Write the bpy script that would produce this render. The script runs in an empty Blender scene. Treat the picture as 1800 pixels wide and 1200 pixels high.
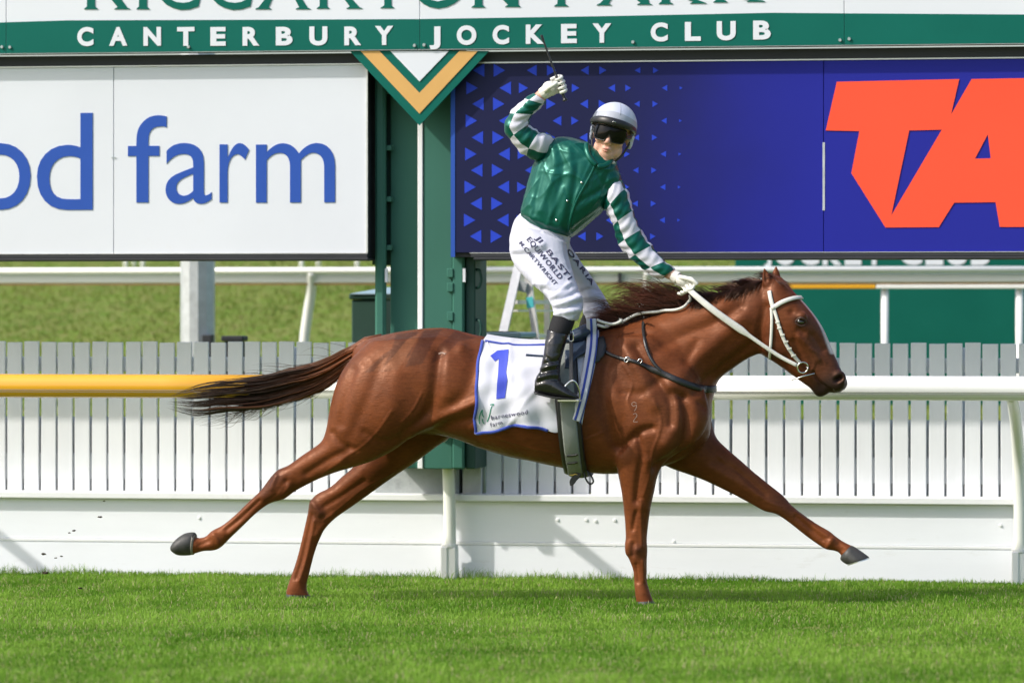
import bpy, bmesh, math, random
import numpy as np
from mathutils import Vector, Matrix
from mathutils.bvhtree import BVHTree

# ------------------------------------------------------------------ scene, camera, light
SC = bpy.context.scene
COL = SC.collection
random.seed(7); RNG = np.random.default_rng(7)
R = math.radians

YAW = R(9.84)            # the fence runs along X; the camera looks slightly up the track
CAM_Z = 1.27
FPX = 8000.0             # focal length in photo pixels (1800 px wide)
YH = 19.7                # the line along which the horse runs

cam_d = bpy.data.cameras.new('camera'); cam = bpy.data.objects.new('camera', cam_d); COL.objects.link(cam)
cam_d.sensor_width = 36.0; cam_d.lens = 36.0 * FPX / 1800.0
cam_d.clip_start = 0.5; cam_d.clip_end = 4000
cam.location = (0, 0, CAM_Z); cam.rotation_euler = (R(90), 0, YAW)
cam_d.shift_y = -50.0 / 1800.0
cam_d.dof.use_dof = True; cam_d.dof.focus_distance = 19.9; cam_d.dof.aperture_fstop = 2.8
SC.camera = cam

SUN_EL, SUN_AZ = R(42), R(58)
SUN = Vector((-math.cos(SUN_EL) * math.sin(SUN_AZ), -math.cos(SUN_EL) * math.cos(SUN_AZ), math.sin(SUN_EL)))
world = bpy.data.worlds.new('World'); SC.world = world; world.use_nodes = True
wn = world.node_tree.nodes; wl = world.node_tree.links; wn.clear()
sky = wn.new('ShaderNodeTexSky'); sky.sky_type = 'NISHITA'; sky.sun_disc = False
sky.sun_elevation = SUN_EL; sky.sun_rotation = math.atan2(SUN.x, SUN.y)
sky.air_density = 1.0; sky.dust_density = 3.0; sky.ozone_density = 1.0
bg = wn.new('ShaderNodeBackground'); bg.inputs['Strength'].default_value = 0.15
wo = wn.new('ShaderNodeOutputWorld')
wl.new(sky.outputs[0], bg.inputs[0]); wl.new(bg.outputs[0], wo.inputs[0])
sl = bpy.data.lights.new('sun', 'SUN'); sl.energy = 2.7; sl.angle = R(1.2); sl.color = (1.0, 0.95, 0.88)
so = bpy.data.objects.new('sun', sl); COL.objects.link(so); so.location = (-8, 10, 12)
so.rotation_euler = SUN.to_track_quat('Z', 'Y').to_euler()
SC.view_settings.view_transform = 'Standard'; SC.view_settings.look = 'None'
SC.view_settings.gamma = 1.0; SC.view_settings.use_curve_mapping = False
SC.view_settings.exposure = 0.60
SC.render.engine = 'CYCLES'
SC.cycles.max_bounces = 8; SC.cycles.transparent_max_bounces = 8

# ------------------------------------------------------------------ pixel <-> place helpers (for measuring only)
FW = np.array([-math.sin(YAW), math.cos(YAW), 0.0]); RT = np.array([math.cos(YAW), math.sin(YAW), 0.0])
def at(px, py, Y):
    "the point of the vertical plane Y that the photograph shows at (px, py)"
    d = FW + RT * ((px - 900.0) / FPX) + np.array([0, 0, (550.0 - py) / FPX])
    t = Y / d[1]
    return np.array([t * d[0], Y, CAM_Z + t * d[2]])
def to_px(v):
    v = np.asarray(v, float); q = v - np.array([0, 0, CAM_Z])
    dep = q @ FW
    return np.stack([900 + FPX * (q @ RT) / dep, 550 - FPX * q[..., 2] / dep], -1)

# ------------------------------------------------------------------ materials
def new_mat(name):
    m = bpy.data.materials.new(name); m.use_nodes = True
    nt = m.node_tree; b = nt.nodes['Principled BSDF']
    return m, nt, b
def mat(name, col, rough=0.5, spec=0.5, metal=0.0, noise=0.0, nscale=8.0, bump=0.0, bscale=60.0, coat=0.0, sheen=0.0, dirt=None, stretch=(1, 1, 1)):
    m, nt, b = new_mat(name); L = nt.links
    b.inputs['Roughness'].default_value = rough; b.inputs['Specular IOR Level'].default_value = spec
    b.inputs['Metallic'].default_value = metal; b.inputs['Coat Weight'].default_value = coat
    b.inputs['Sheen Weight'].default_value = sheen
    c = (*col, 1.0); b.inputs['Base Color'].default_value = c
    if noise or bump or dirt:
        tc = nt.nodes.new('ShaderNodeNewGeometry'); mp = nt.nodes.new('ShaderNodeMapping'); mp.inputs['Scale'].default_value = stretch
        L.new(tc.outputs['Position'], mp.inputs['Vector'])
    if noise:
        n = nt.nodes.new('ShaderNodeTexNoise'); n.inputs['Scale'].default_value = nscale; n.inputs['Detail'].default_value = 6; n.inputs['Roughness'].default_value = 0.65
        L.new(mp.outputs[0], n.inputs['Vector'])
        mx = nt.nodes.new('ShaderNodeMix'); mx.data_type = 'RGBA'
        mr = nt.nodes.new('ShaderNodeMapRange'); mr.inputs['From Min'].default_value = 0.3; mr.inputs['From Max'].default_value = 0.7
        L.new(n.outputs['Fac'], mr.inputs['Value']); L.new(mr.outputs[0], mx.inputs['Factor'])
        mx.inputs[6].default_value = (*[max(0, x * (1 - noise)) for x in col], 1); mx.inputs[7].default_value = (*[min(1, x * (1 + noise * 0.6)) for x in col], 1)
        out = mx.outputs[2]
        if dirt:
            n2 = nt.nodes.new('ShaderNodeTexNoise'); n2.inputs['Scale'].default_value = dirt[1]; n2.inputs['Detail'].default_value = 8; n2.inputs['Roughness'].default_value = 0.75
            L.new(mp.outputs[0], n2.inputs['Vector'])
            r2 = nt.nodes.new('ShaderNodeMapRange'); r2.inputs['From Min'].default_value = dirt[2]; r2.inputs['From Max'].default_value = dirt[2] + 0.12
            L.new(n2.outputs['Fac'], r2.inputs['Value'])
            m2 = nt.nodes.new('ShaderNodeMix'); m2.data_type = 'RGBA'; L.new(out, m2.inputs[6]); m2.inputs[7].default_value = (*dirt[0], 1)
            sc_ = nt.nodes.new('ShaderNodeMath'); sc_.operation = 'MULTIPLY'; sc_.inputs[1].default_value = dirt[3]
            L.new(r2.outputs[0], sc_.inputs[0]); L.new(sc_.outputs[0], m2.inputs['Factor']); out = m2.outputs[2]
        L.new(out, b.inputs['Base Color'])
        rr = nt.nodes.new('ShaderNodeMapRange'); rr.inputs['To Min'].default_value = rough * 0.8; rr.inputs['To Max'].default_value = min(1, rough * 1.25)
        L.new(n.outputs['Fac'], rr.inputs['Value']); L.new(rr.outputs[0], b.inputs['Roughness'])
    if bump:
        nb = nt.nodes.new('ShaderNodeTexNoise'); nb.inputs['Scale'].default_value = bscale; nb.inputs['Detail'].default_value = 5
        L.new(mp.outputs[0], nb.inputs['Vector'])
        bp = nt.nodes.new('ShaderNodeBump'); bp.inputs['Strength'].default_value = bump; bp.inputs['Distance'].default_value = 0.01
        L.new(nb.outputs['Fac'], bp.inputs['Height']); L.new(bp.outputs[0], b.inputs['Normal'])
    return m
def attr_mat(name, attr, rough=0.45, spec=0.4, sheen=0.0, bump=0.0, bscale=200, stretch=(1, 1, 1), noise=0.15, nscale=30, trans=0.0, rvar=0.0, bump2=0.0):
    m, nt, b = new_mat(name); L = nt.links
    a = nt.nodes.new('ShaderNodeAttribute'); a.attribute_name = attr
    g = nt.nodes.new('ShaderNodeNewGeometry'); mp = nt.nodes.new('ShaderNodeMapping'); mp.inputs['Scale'].default_value = stretch
    L.new(g.outputs['Position'], mp.inputs['Vector'])
    n = nt.nodes.new('ShaderNodeTexNoise'); n.inputs['Scale'].default_value = nscale; n.inputs['Detail'].default_value = 6
    L.new(mp.outputs[0], n.inputs['Vector'])
    mr = nt.nodes.new('ShaderNodeMapRange'); mr.inputs['To Min'].default_value = 1 - noise; mr.inputs['To Max'].default_value = 1 + noise
    L.new(n.outputs['Fac'], mr.inputs['Value'])
    mx = nt.nodes.new('ShaderNodeVectorMath'); mx.operation = 'SCALE'
    L.new(a.outputs['Color'], mx.inputs[0]); L.new(mr.outputs[0], mx.inputs['Scale'])
    L.new(mx.outputs[0], b.inputs['Base Color'])
    b.inputs['Roughness'].default_value = rough; b.inputs['Specular IOR Level'].default_value = spec; b.inputs['Sheen Weight'].default_value = sheen
    if bump:
        nb = nt.nodes.new('ShaderNodeTexNoise'); nb.inputs['Scale'].default_value = bscale; nb.inputs['Detail'].default_value = 4
        L.new(mp.outputs[0], nb.inputs['Vector'])
        bp = nt.nodes.new('ShaderNodeBump'); bp.inputs['Strength'].default_value = bump; bp.inputs['Distance'].default_value = 0.004
        L.new(nb.outputs['Fac'], bp.inputs['Height']); L.new(bp.outputs[0], b.inputs['Normal'])
        if bump2:
            n3 = nt.nodes.new('ShaderNodeTexNoise'); n3.inputs['Scale'].default_value = 26; n3.inputs['Detail'].default_value = 4; n3.inputs['Distortion'].default_value = .6
            L.new(g.outputs['Position'], n3.inputs['Vector']); b2 = nt.nodes.new('ShaderNodeBump'); b2.inputs['Strength'].default_value = bump2; b2.inputs['Distance'].default_value = .012
            L.new(n3.outputs['Fac'], b2.inputs['Height']); L.new(b2.outputs[0], bp.inputs['Normal'])
    if rvar:
        n4 = nt.nodes.new('ShaderNodeTexNoise'); n4.inputs['Scale'].default_value = 38; n4.inputs['Detail'].default_value = 6; n4.inputs['Roughness'].default_value = .7; L.new(g.outputs['Position'], n4.inputs['Vector'])
        r4 = nt.nodes.new('ShaderNodeMapRange'); r4.inputs['From Min'].default_value = .35; r4.inputs['From Max'].default_value = .65; r4.inputs['To Min'].default_value = rough - rvar; r4.inputs['To Max'].default_value = rough + rvar
        L.new(n4.outputs['Fac'], r4.inputs['Value']); L.new(r4.outputs[0], b.inputs['Roughness'])
    if trans:
        tr = nt.nodes.new('ShaderNodeBsdfTranslucent'); ms = nt.nodes.new('ShaderNodeMixShader'); ms.inputs[0].default_value = trans
        L.new(mx.outputs[0], tr.inputs['Color'])
        o = nt.nodes['Material Output']
        L.new(b.outputs[0], ms.inputs[1]); L.new(tr.outputs[0], ms.inputs[2]); L.new(ms.outputs[0], o.inputs['Surface'])
    return m

# ------------------------------------------------------------------ object helpers
def tag(o, label=None, cat=None, group=None, kind=None):
    if label: o['label'] = label
    if cat: o['category'] = cat
    if group: o['group'] = group
    if kind: o['kind'] = kind
    return o
WORG = {}
def thing(name, label, cat, loc=(0, 0, 0), group=None):
    o = bpy.data.objects.new(name, None); COL.objects.link(o); o.location = loc; o.empty_display_size = 0.1
    WORG[o.name] = np.array(loc, float)
    return tag(o, label, cat, group)
def obj(name, verts, faces, mats, parent=None, smooth=False, origin=None, face_mats=None, colors=None, edges=()):
    "one mesh object from world-space vertices; its origin is the parent's origin, or the thing's base"
    v = np.asarray(verts, float).reshape(-1, 3)
    if origin is None:
        if parent is not None: origin = WORG[parent.name]
        else: origin = np.array([(v[:, 0].min() + v[:, 0].max()) / 2, (v[:, 1].min() + v[:, 1].max()) / 2, v[:, 2].min()])
    origin = np.array(origin, float)
    me = bpy.data.meshes.new(name)
    me.from_pydata((v - origin).tolist(), [], [tuple(int(i) for i in f) for f in faces])
    if not isinstance(mats, (list, tuple)): mats = [mats]
    for m in mats: me.materials.append(m)
    if face_mats is not None: me.polygons.foreach_set('material_index', np.asarray(face_mats, np.int32))
    if smooth: me.polygons.foreach_set('use_smooth', np.ones(len(me.polygons), bool))
    if colors is not None:
        ca = me.color_attributes.new('tint', 'FLOAT_COLOR', 'POINT')
        c = np.ones((len(v), 4), np.float32); c[:, :3] = colors
        ca.data.foreach_set('color', c.ravel())
    me.update()
    o = bpy.data.objects.new(name, me); COL.objects.link(o)
    if parent is None: o.location = origin
    else: o.parent = parent
    WORG[o.name] = origin
    return o
def box_vf(x0, x1, y0, y1, z0, z1, bev=0.0):
    bm = bmesh.new(); bmesh.ops.create_cube(bm, size=1.0)
    for v in bm.verts:
        v.co = Vector(((x0 + x1) / 2 + v.co.x * (x1 - x0), (y0 + y1) / 2 + v.co.y * (y1 - y0), (z0 + z1) / 2 + v.co.z * (z1 - z0)))
    if bev: bmesh.ops.bevel(bm, geom=bm.edges[:], offset=bev, segments=1, affect='EDGES', profile=0.5)
    return bm_vf(bm)
def bm_vf(bm):
    bm.verts.index_update()
    v = [tuple(x.co) for x in bm.verts]; f = [[q.index for q in p.verts] for p in bm.faces]; bm.free(); return v, f
def box(name, x0, x1, y0, y1, z0, z1, m, parent=None, bev=0.0):
    v, f = box_vf(x0, x1, y0, y1, z0, z1, bev); return obj(name, v, f, m, parent)
def merge(*vfs):
    V = []; F = []; n = 0
    for v, f in vfs:
        V += [tuple(p) for p in v]; F += [[i + n for i in q] for q in f]; n += len(v)
    return V, F
def catmull(P, n):
    "resample a polyline of control rows smoothly: n steps per span"
    P = np.asarray(P, float); out = []
    for i in range(len(P) - 1):
        p0 = P[max(i - 1, 0)]; p1 = P[i]; p2 = P[i + 1]; p3 = P[min(i + 2, len(P) - 1)]
        for k in range(n):
            t = k / n
            out.append(0.5 * ((2 * p1) + (-p0 + p2) * t + (2 * p0 - 5 * p1 + 4 * p2 - p3) * t * t + (-p0 + 3 * p1 - 3 * p2 + p3) * t ** 3))
    out.append(P[-1]); return np.array(out)
def tube_vf(path, rad, seg=8, flat=1.0, side=None, cap=True):
    "a tube along 3-D points; rad a number or one per point; flat squeezes it along 'side'"
    P = np.asarray(path, float); n = len(P); rad = np.broadcast_to(np.asarray(rad, float), (n,))
    T = np.gradient(P, axis=0); T /= np.linalg.norm(T, axis=1)[:, None] + 1e-12
    V = []; F = []
    ref = np.array(side if side is not None else (0, 1, 0), float)
    for i in range(n):
        u = np.cross(T[i], ref)
        if np.linalg.norm(u) < 1e-4: u = np.cross(T[i], np.array([1.0, 0.2, 0.1]))
        u /= np.linalg.norm(u); w = np.cross(u, T[i])
        for k in range(seg):
            a = 2 * math.pi * k / seg
            V.append(P[i] + rad[i] * (math.cos(a) * u + flat * math.sin(a) * w))
    for i in range(n - 1):
        for k in range(seg):
            F.append([i * seg + k, i * seg + (k + 1) % seg, (i + 1) * seg + (k + 1) % seg, (i + 1) * seg + k])
    if cap:
        F.append(list(range(seg))[::-1]); F.append([(n - 1) * seg + k for k in range(seg)])
    return V, F
def strap_vf(path, normals, width, thick=0.003):
    "a flat strap: a box section swept along the path, flat side along the normals"
    P = np.asarray(path, float); N = np.asarray(normals, float); n = len(P)
    width = np.broadcast_to(np.asarray(width, float), (n,))
    T = np.gradient(P, axis=0); T /= np.linalg.norm(T, axis=1)[:, None] + 1e-12
    V = []; F = []
    for i in range(n):
        s = np.cross(T[i], N[i]); s /= np.linalg.norm(s) + 1e-12
        h = width[i] / 2
        for a, b in ((-1, 0), (-0.8, 1), (0.8, 1), (1, 0)):
            V.append(P[i] + s * h * a + N[i] * thick * b)
    for i in range(n - 1):
        for k in range(4):
            F.append([i * 4 + k, i * 4 + (k + 1) % 4, (i + 1) * 4 + (k + 1) % 4, (i + 1) * 4 + k])
    F.append([3, 2, 1, 0]); F.append([(n - 1) * 4 + k for k in range(4)])
    return V, F
def shape2d(loops, thick):
    "filled 2-D outline (even-odd holes) as a thin slab; returns 3-D verts (x, depth, z) and faces"
    c = bpy.data.curves.new('outline', 'CURVE'); c.dimensions = '2D'; c.fill_mode = 'BOTH'; c.extrude = thick / 2
    for lp in loops:
        s = c.splines.new('POLY'); s.points.add(len(lp) - 1); s.use_cyclic_u = True
        for p, q in zip(s.points, lp): p.co = (q[0], q[1], 0, 1)
    return _curve_vf(c)
def _curve_vf(c):
    o = bpy.data.objects.new('outline', c); COL.objects.link(o)
    dg = bpy.context.evaluated_depsgraph_get()
    me = bpy.data.meshes.new_from_object(o.evaluated_get(dg))
    v = np.array([tuple(x.co) for x in me.vertices]).reshape(-1, 3); f = [list(p.vertices) for p in me.polygons]
    bpy.data.objects.remove(o); bpy.data.curves.remove(c); bpy.data.meshes.remove(me)
    return v, f
_GL = {}
def glyph(ch, bold=0.0, res=6):
    k = (ch, bold)
    if k not in _GL:
        c = bpy.data.curves.new('glyph', 'FONT'); c.body = ch; c.offset = bold; c.resolution_u = res; c.extrude = 0.02; c.fill_mode = 'BOTH'
        _GL[k] = _curve_vf(c)
    v, f = _GL[k]; return v.copy(), f
def letter_px(ch, x0, x1, y0, y1, Y, bold=0.0, thick=0.003):
    "one letter standing on the plane Y, filling the measured box"
    v, f = glyph(ch, bold)
    a = at(x0, (y0 + y1) / 2, Y); b = at(x1, (y0 + y1) / 2, Y); t = at((x0 + x1) / 2, y0, Y); u = at((x0 + x1) / 2, y1, Y)
    lo = v.min(0); hi = v.max(0); w = (v - lo) / (hi - lo)
    return np.stack([a[0] + w[:, 0] * (b[0] - a[0]), Y - thick * w[:, 2], u[2] + w[:, 1] * (t[2] - u[2])], -1), f
def poly_px(loops, Y, thick=0.003):
    "filled outline measured in the photograph, standing on the plane Y"
    W = [[(at(x, y, Y)[0], at(x, y, Y)[2]) for x, y in lp] for lp in loops]
    v, f = shape2d(W, thick)
    d = (v[:, 2] - v[:, 2].min()) / max(1e-9, v[:, 2].max() - v[:, 2].min())
    return np.stack([v[:, 0], Y - thick * d, v[:, 1]], -1), f
# ------------------------------------------------------------------ the setting
def noise_ground(name, cols, scales, rough=.95, bump=.4):
    m, nt, b = new_mat(name); L = nt.links
    g = nt.nodes.new('ShaderNodeNewGeometry'); prev = None
    for i, (c, s) in enumerate(zip(cols[1:], scales)):
        n = nt.nodes.new('ShaderNodeTexNoise'); n.inputs['Scale'].default_value = s; n.inputs['Detail'].default_value = 7; n.inputs['Roughness'].default_value = .7
        L.new(g.outputs['Position'], n.inputs['Vector'])
        r = nt.nodes.new('ShaderNodeMapRange'); r.inputs['From Min'].default_value = .42; r.inputs['From Max'].default_value = .6; L.new(n.outputs['Fac'], r.inputs['Value'])
        mx = nt.nodes.new('ShaderNodeMix'); mx.data_type = 'RGBA'; L.new(r.outputs[0], mx.inputs['Factor'])
        if prev is None: mx.inputs[6].default_value = (*cols[0], 1)
        else: L.new(prev, mx.inputs[6])
        mx.inputs[7].default_value = (*c, 1); prev = mx.outputs[2]
    L.new(prev, b.inputs['Base Color']); b.inputs['Roughness'].default_value = rough; b.inputs['Specular IOR Level'].default_value = .2
    nb = nt.nodes.new('ShaderNodeTexNoise'); nb.inputs['Scale'].default_value = 45; nb.inputs['Detail'].default_value = 6; L.new(g.outputs['Position'], nb.inputs['Vector'])
    bp = nt.nodes.new('ShaderNodeBump'); bp.inputs['Strength'].default_value = bump; bp.inputs['Distance'].default_value = .04
    L.new(nb.outputs['Fac'], bp.inputs['Height']); L.new(bp.outputs[0], b.inputs['Normal'])
    return m
M_turf = noise_ground('turf_soil', [(.09, .16, .015), (.13, .205, .025), (.17, .18, .05)], [1.3, 9])
def bank_z(y):
    return float(np.interp(y, [22.1, 22.6, 24, 26, 30, 36, 44, 60, 900], [0, .02, .13, .42, 1.15, 2.1, 2.9, 3.2, 3.2]))
ys = [-60, 0, 10, 15, 18, 20, 21, 22.1, 22.6, 23.2, 24, 25, 26, 27, 28, 29, 30, 32, 34, 36, 40, 44, 60, 120, 900]
xs = [-600, -60, -15, -8, -4, -2, 0, 2, 4, 8, 15, 60, 600]
gv = [(x, y, bank_z(y)) for y in ys for x in xs]; nx = len(xs)
gf = [[j * nx + i, j * nx + i + 1, (j + 1) * nx + i + 1, (j + 1) * nx + i] for j in range(len(ys) - 1) for i in range(nx - 1)]
tag(obj('ground', gv, gf, M_turf, None, smooth=True, origin=(0, 0, 0)), kind='structure')

M_white = mat('white_paint', (.80, .81, .82), .45, .4, noise=.05, nscale=3, dirt=((.45, .42, .36), 6, .62, .35), bump=.04, bscale=30)
M_picket = mat('picket_paint', (.74, .76, .78), .55, .3, noise=.06, nscale=6, stretch=(1, 1, .2), dirt=((.5, .48, .44), 12, .64, .35))
M_board = mat('board_paint', (.81, .83, .87), .5, .35, noise=.04, nscale=2.5, stretch=(.5, 1, 2), dirt=((.5, .48, .44), 5, .60, .30), bump=.05, bscale=14)
M_rail = mat('rail_plastic', (.82, .82, .80), .28, .5, noise=.04, nscale=4, stretch=(.3, 1, 1), dirt=((.55, .5, .42), 9, .62, .3))
M_yellow = mat('rail_yellow', (.72, .36, .02), .22, .6, coat=.4, noise=.06, nscale=4, stretch=(.3, 1, 1))
M_post = mat('post_plastic', (.78, .79, .74), .35, .5, noise=.05, nscale=5, dirt=((.45, .45, .36), 10, .6, .35))
M_galv = mat('galvanised_steel', (.52, .55, .57), .45, .5, metal=.35, noise=.18, nscale=14, bump=.05, bscale=40)
M_green_sign = mat('sign_green', (.002, .115, .088), .5, .15, noise=.08, nscale=2)
M_col_green = mat('column_green', (.040, .140, .105), .55, .2, noise=.10, nscale=2.5, stretch=(1, 1, .3), dirt=((.10, .2, .16), 7, .62, .4))
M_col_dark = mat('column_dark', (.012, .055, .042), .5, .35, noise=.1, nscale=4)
M_signwhite = mat('sign_white', (.66, .685, .74), .4, .4, noise=.03, nscale=1.5, dirt=((.6, .6, .6), 3, .62, .25))
M_gold = mat('sign_gold', (.62, .36, .12), .5, .2, noise=.04)
M_blue = mat('letter_blue', (.028, .085, .38), .5, .15, noise=.04)
M_orange = mat('letter_orange', (.86, .085, .038), .5, .2, noise=.03, nscale=1.2)
M_tri = mat('print_blue', (.022, .055, .50), .5, .15, noise=.04)
M_frame = mat('frame_dark', (.036, .038, .043), .55, .25, noise=.15, nscale=5)
M_alu = mat('aluminium', (.72, .72, .70), .38, .5, metal=.6, noise=.1, nscale=20)
M_bolt = mat('bolt_steel', (.45, .5, .5), .4, .5, metal=.7)
M_backing = mat('weathered_board', (.66, .67, .68), .8, .2, noise=.2, nscale=9)
M_conc = mat('concrete', (.36, .39, .39), .8, .3, noise=.2, nscale=7, dirt=((.2, .22, .22), 5, .56, .6), bump=.2, bscale=40)

# --- turf in front: blades with their own lean, length and tint
YB = 21.48
def grass_patch(name, n, xr, yr, hr, wid, seed, cols, tall_noise=6.0, zf=None):
    rs = np.random.default_rng(seed)
    x = rs.uniform(*xr, n); y = rs.uniform(yr[0] ** .0 * yr[0], yr[1], n)
    p2 = np.stack([x, y, np.zeros(n)], -1)
    den = vnoise_g(p2, 3.0, seed + 1); den2 = vnoise_g(p2, tall_noise, seed + 2); den3 = vnoise_g(p2, 17, seed + 3)
    h = rs.uniform(*hr, n) * (1 + .35 * den2 + .25 * den3); a = rs.uniform(0, 2 * math.pi, n)
    lean = rs.normal(0, .8, n).clip(-1.3, 1.3) * h; la = rs.uniform(0, 2 * math.pi, n)
    dx = np.cos(a) * wid / 2 * rs.uniform(.7, 1.3, n); dy = np.sin(a) * wid / 2 * .6
    z0 = np.zeros(n) if zf is None else zf(y)
    lx = np.cos(la) * lean; ly = np.sin(la) * lean
    V = np.empty((n, 5, 3))
    V[:, 0] = np.stack([x - dx, y - dy, z0 - .004], -1); V[:, 1] = np.stack([x + dx, y + dy, z0 - .004], -1)
    V[:, 2] = np.stack([x + dx * .8 + lx * .35, y + dy * .8 + ly * .35, z0 + h * .55], -1); V[:, 3] = np.stack([x - dx * .8 + lx * .35, y - dy * .8 + ly * .35, z0 + h * .55], -1)
    V[:, 4] = np.stack([x + lx, y + ly, z0 + h * np.sqrt(np.maximum(.1, 1 - (lean / h) ** 2 * .5))], -1)
    base = np.arange(n)[:, None] * 5
    q = (base + np.array([[0, 1, 2, 3]])).tolist(); t = (base + np.array([[3, 2, 4]])).tolist()
    cols = np.array(cols)
    f = np.clip(.5 + .50 * den + .35 * den3 + .2 * den2 + rs.normal(0, .24, n), 0, 1)[:, None]
    c = cols[0] * (1 - f) + cols[1] * f
    dry = (rs.random(n) < .05 + .05 * (den2 > .2))[:, None]; c = np.where(dry, cols[2], c)
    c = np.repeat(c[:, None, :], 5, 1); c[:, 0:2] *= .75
    return V.reshape(-1, 3), q + t, c.reshape(-1, 3)
def vnoise_g(p, scale, seed):
    rs = np.random.default_rng(seed); out = np.zeros(len(p))
    for k in range(7):
        d = rs.normal(size=3); d[2] = 0; d /= np.linalg.norm(d); out += np.sin((p @ d) * scale * rs.uniform(.5, 1.8) + rs.uniform(0, 6.28))
    return out / 3.5
M_grass = attr_mat('grass_blades', 'tint', rough=.6, spec=.25, noise=.12, nscale=6, trans=.45)
GC = [(.100, .240, .013), (.245, .420, .052), (.42, .41, .20)]
gx = (at(-120, 1000, 18)[0], at(1930, 1000, 18)[0])
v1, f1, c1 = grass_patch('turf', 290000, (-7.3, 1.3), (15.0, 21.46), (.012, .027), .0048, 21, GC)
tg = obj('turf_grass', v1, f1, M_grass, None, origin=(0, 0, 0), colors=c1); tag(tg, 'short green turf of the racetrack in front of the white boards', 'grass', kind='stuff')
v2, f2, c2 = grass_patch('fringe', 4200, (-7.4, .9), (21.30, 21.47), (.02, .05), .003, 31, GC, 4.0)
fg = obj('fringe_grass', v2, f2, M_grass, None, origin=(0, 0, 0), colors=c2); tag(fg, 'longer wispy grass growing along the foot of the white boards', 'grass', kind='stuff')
BC = [(.12, .185, .02), (.19, .235, .04), (.30, .27, .11)]
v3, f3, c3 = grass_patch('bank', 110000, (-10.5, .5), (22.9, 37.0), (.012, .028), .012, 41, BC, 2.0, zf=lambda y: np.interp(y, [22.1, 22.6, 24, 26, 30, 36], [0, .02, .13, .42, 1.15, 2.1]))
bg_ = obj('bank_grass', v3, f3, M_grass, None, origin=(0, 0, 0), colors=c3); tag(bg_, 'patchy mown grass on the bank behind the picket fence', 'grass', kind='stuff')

# --- picket fence on its white base boards
XL, XR = at(-700, 900, YB)[0], at(2500, 900, YB)[0]
YP = 21.585
fence = thing('picket_fence', 'white picket fence standing on low white base boards beside the track', 'fence', (float((XL + XR) / 2), YP, 0))
zc = lambda y: float(at(900, y, YB)[2])
z_cap1, z_cap0 = zc(868.5), zc(880.5); z_led = zc(958)
nseg = 1; seams = np.linspace(XL, XR, nseg + 1)
for i in range(nseg):
    a, b_ = seams[i] + .0004, seams[i + 1] - .0004
    box('base_board', a, b_, YB, YB + .045, z_led + .0155, z_cap0 - .002, M_board, fence, .003)
    box('base_board', a, b_, YB - .004, YB + .041, -.05, z_led, M_board, fence, .003)
    box('ledge_strip', a, b_, YB - .0065, YB + .03, z_led + .0005, z_led + .0150, M_white, fence, .002)
box('cap_rail', XL, XR, YB - .040, YB + .16, z_cap0, z_cap1, M_white, fence, .004)
for k in range(14):   # round bolt heads and knocks on the base boards
    x = random.uniform(XL + .5, XR - .5); z = random.choice([zc(913), zc(950), zc(955)]) + random.uniform(-.01, .01)
    bmh = bmesh.new(); bmesh.ops.create_cone(bmh, segments=8, radius1=.009, radius2=.006, depth=.006, cap_ends=True)
    for q in bmh.verts: q.co = Vector((x + q.co.x, YB - .003 - q.co.z * 1.0 - (.004 if z < z_led else 0), z + q.co.y))
    vv, ff = bm_vf(bmh); obj('bolt_head', vv, [f[::-1] for f in ff], M_white, fence)
zp = lambda y: float(at(900, y, YP)[2])
pit = .0852; pw = .0733
pv, pf = box_vf(-pw / 2, pw / 2, -.009, .009, 0, zp(602) - z_cap1 + .006, .0025)
gap_l, gap_r = at(655, 800, YP)[0], at(846, 800, YP)[0]
pm = None; x = at(12, 700, YP)[0] - 22 * pit
while x < XR:
    xc = x + pit / 2
    if not (gap_l < xc < gap_r):
        if pm is None:
            pk = obj('picket', np.array(pv), pf, M_picket, None, origin=(0, 0, 0)); pm = pk
        else:
            pk = pm.copy(); COL.objects.link(pk)
        pk.parent = fence; pk.location = (xc - WORG['picket_fence'][0], random.uniform(-.002, .002), z_cap1 - .006 + random.uniform(-.004, .004)); pk.rotation_euler = (0, random.uniform(-.004, .004), random.uniform(-.01, .01))
        pk.scale = (random.uniform(.985, 1.015), 1, 1)
    x += pit
for (ya, yb) in ((628, 654), (800, 846)):
    for (xa, xb) in ((XL, gap_l - .02), (gap_r + .02, XR)):
        box('back_rail', xa, xb, YP + .0125, YP + .0285, zp(yb), zp(ya), M_picket, fence, .003)
for (xa, xb) in ((XL, gap_l - .02), (gap_r + .02, XR)):
    box('backing_board', xa, xb, YP + .030, YP + .045, z_cap1 + .002, zp(735), M_backing, fence)
for px_ in (-60, 520, 900, 1270, 1700):
    x = at(px_, 700, YP + .08)[0]; box('fence_post', x - .03, x + .03, YP + .072, YP + .13, 0, zp(610), M_picket, fence, .003)

# --- running rail on leaning posts
YR = 20.86
zr = lambda y: float(at(900, y, YR)[2])
rail = thing('running_rail', 'white plastic running rail with a yellow stretch on curved posts in front of the pickets', 'rail', (float(at(790, 1000, 21.36)[0]), 21.3, 0))
rr = .056; zcen = (zr(659.5) + zr(701)) / 2
def rail_sec(xa, xb, m):
    prof = []
    for k in range(24):
        a = 2 * math.pi * k / 24; prof.append((rr * .9 * math.cos(a), rr * math.sin(a)))
    n = 24; xsn = np.linspace(xa, xb, 6); V = []; F = []
    for x in xsn:
        for p in prof: V.append((x, YR + p[0], zcen + p[1]))
    for i in range(5):
        for k in range(n): F.append([i * n + k, i * n + (k + 1) % n, (i + 1) * n + (k + 1) % n, (i + 1) * n + k])
    F.append(list(range(n))[::-1]); F.append([5 * n + k for k in range(n)])
    return obj('rail_tube', V, F, m, rail, smooth=True)
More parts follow.
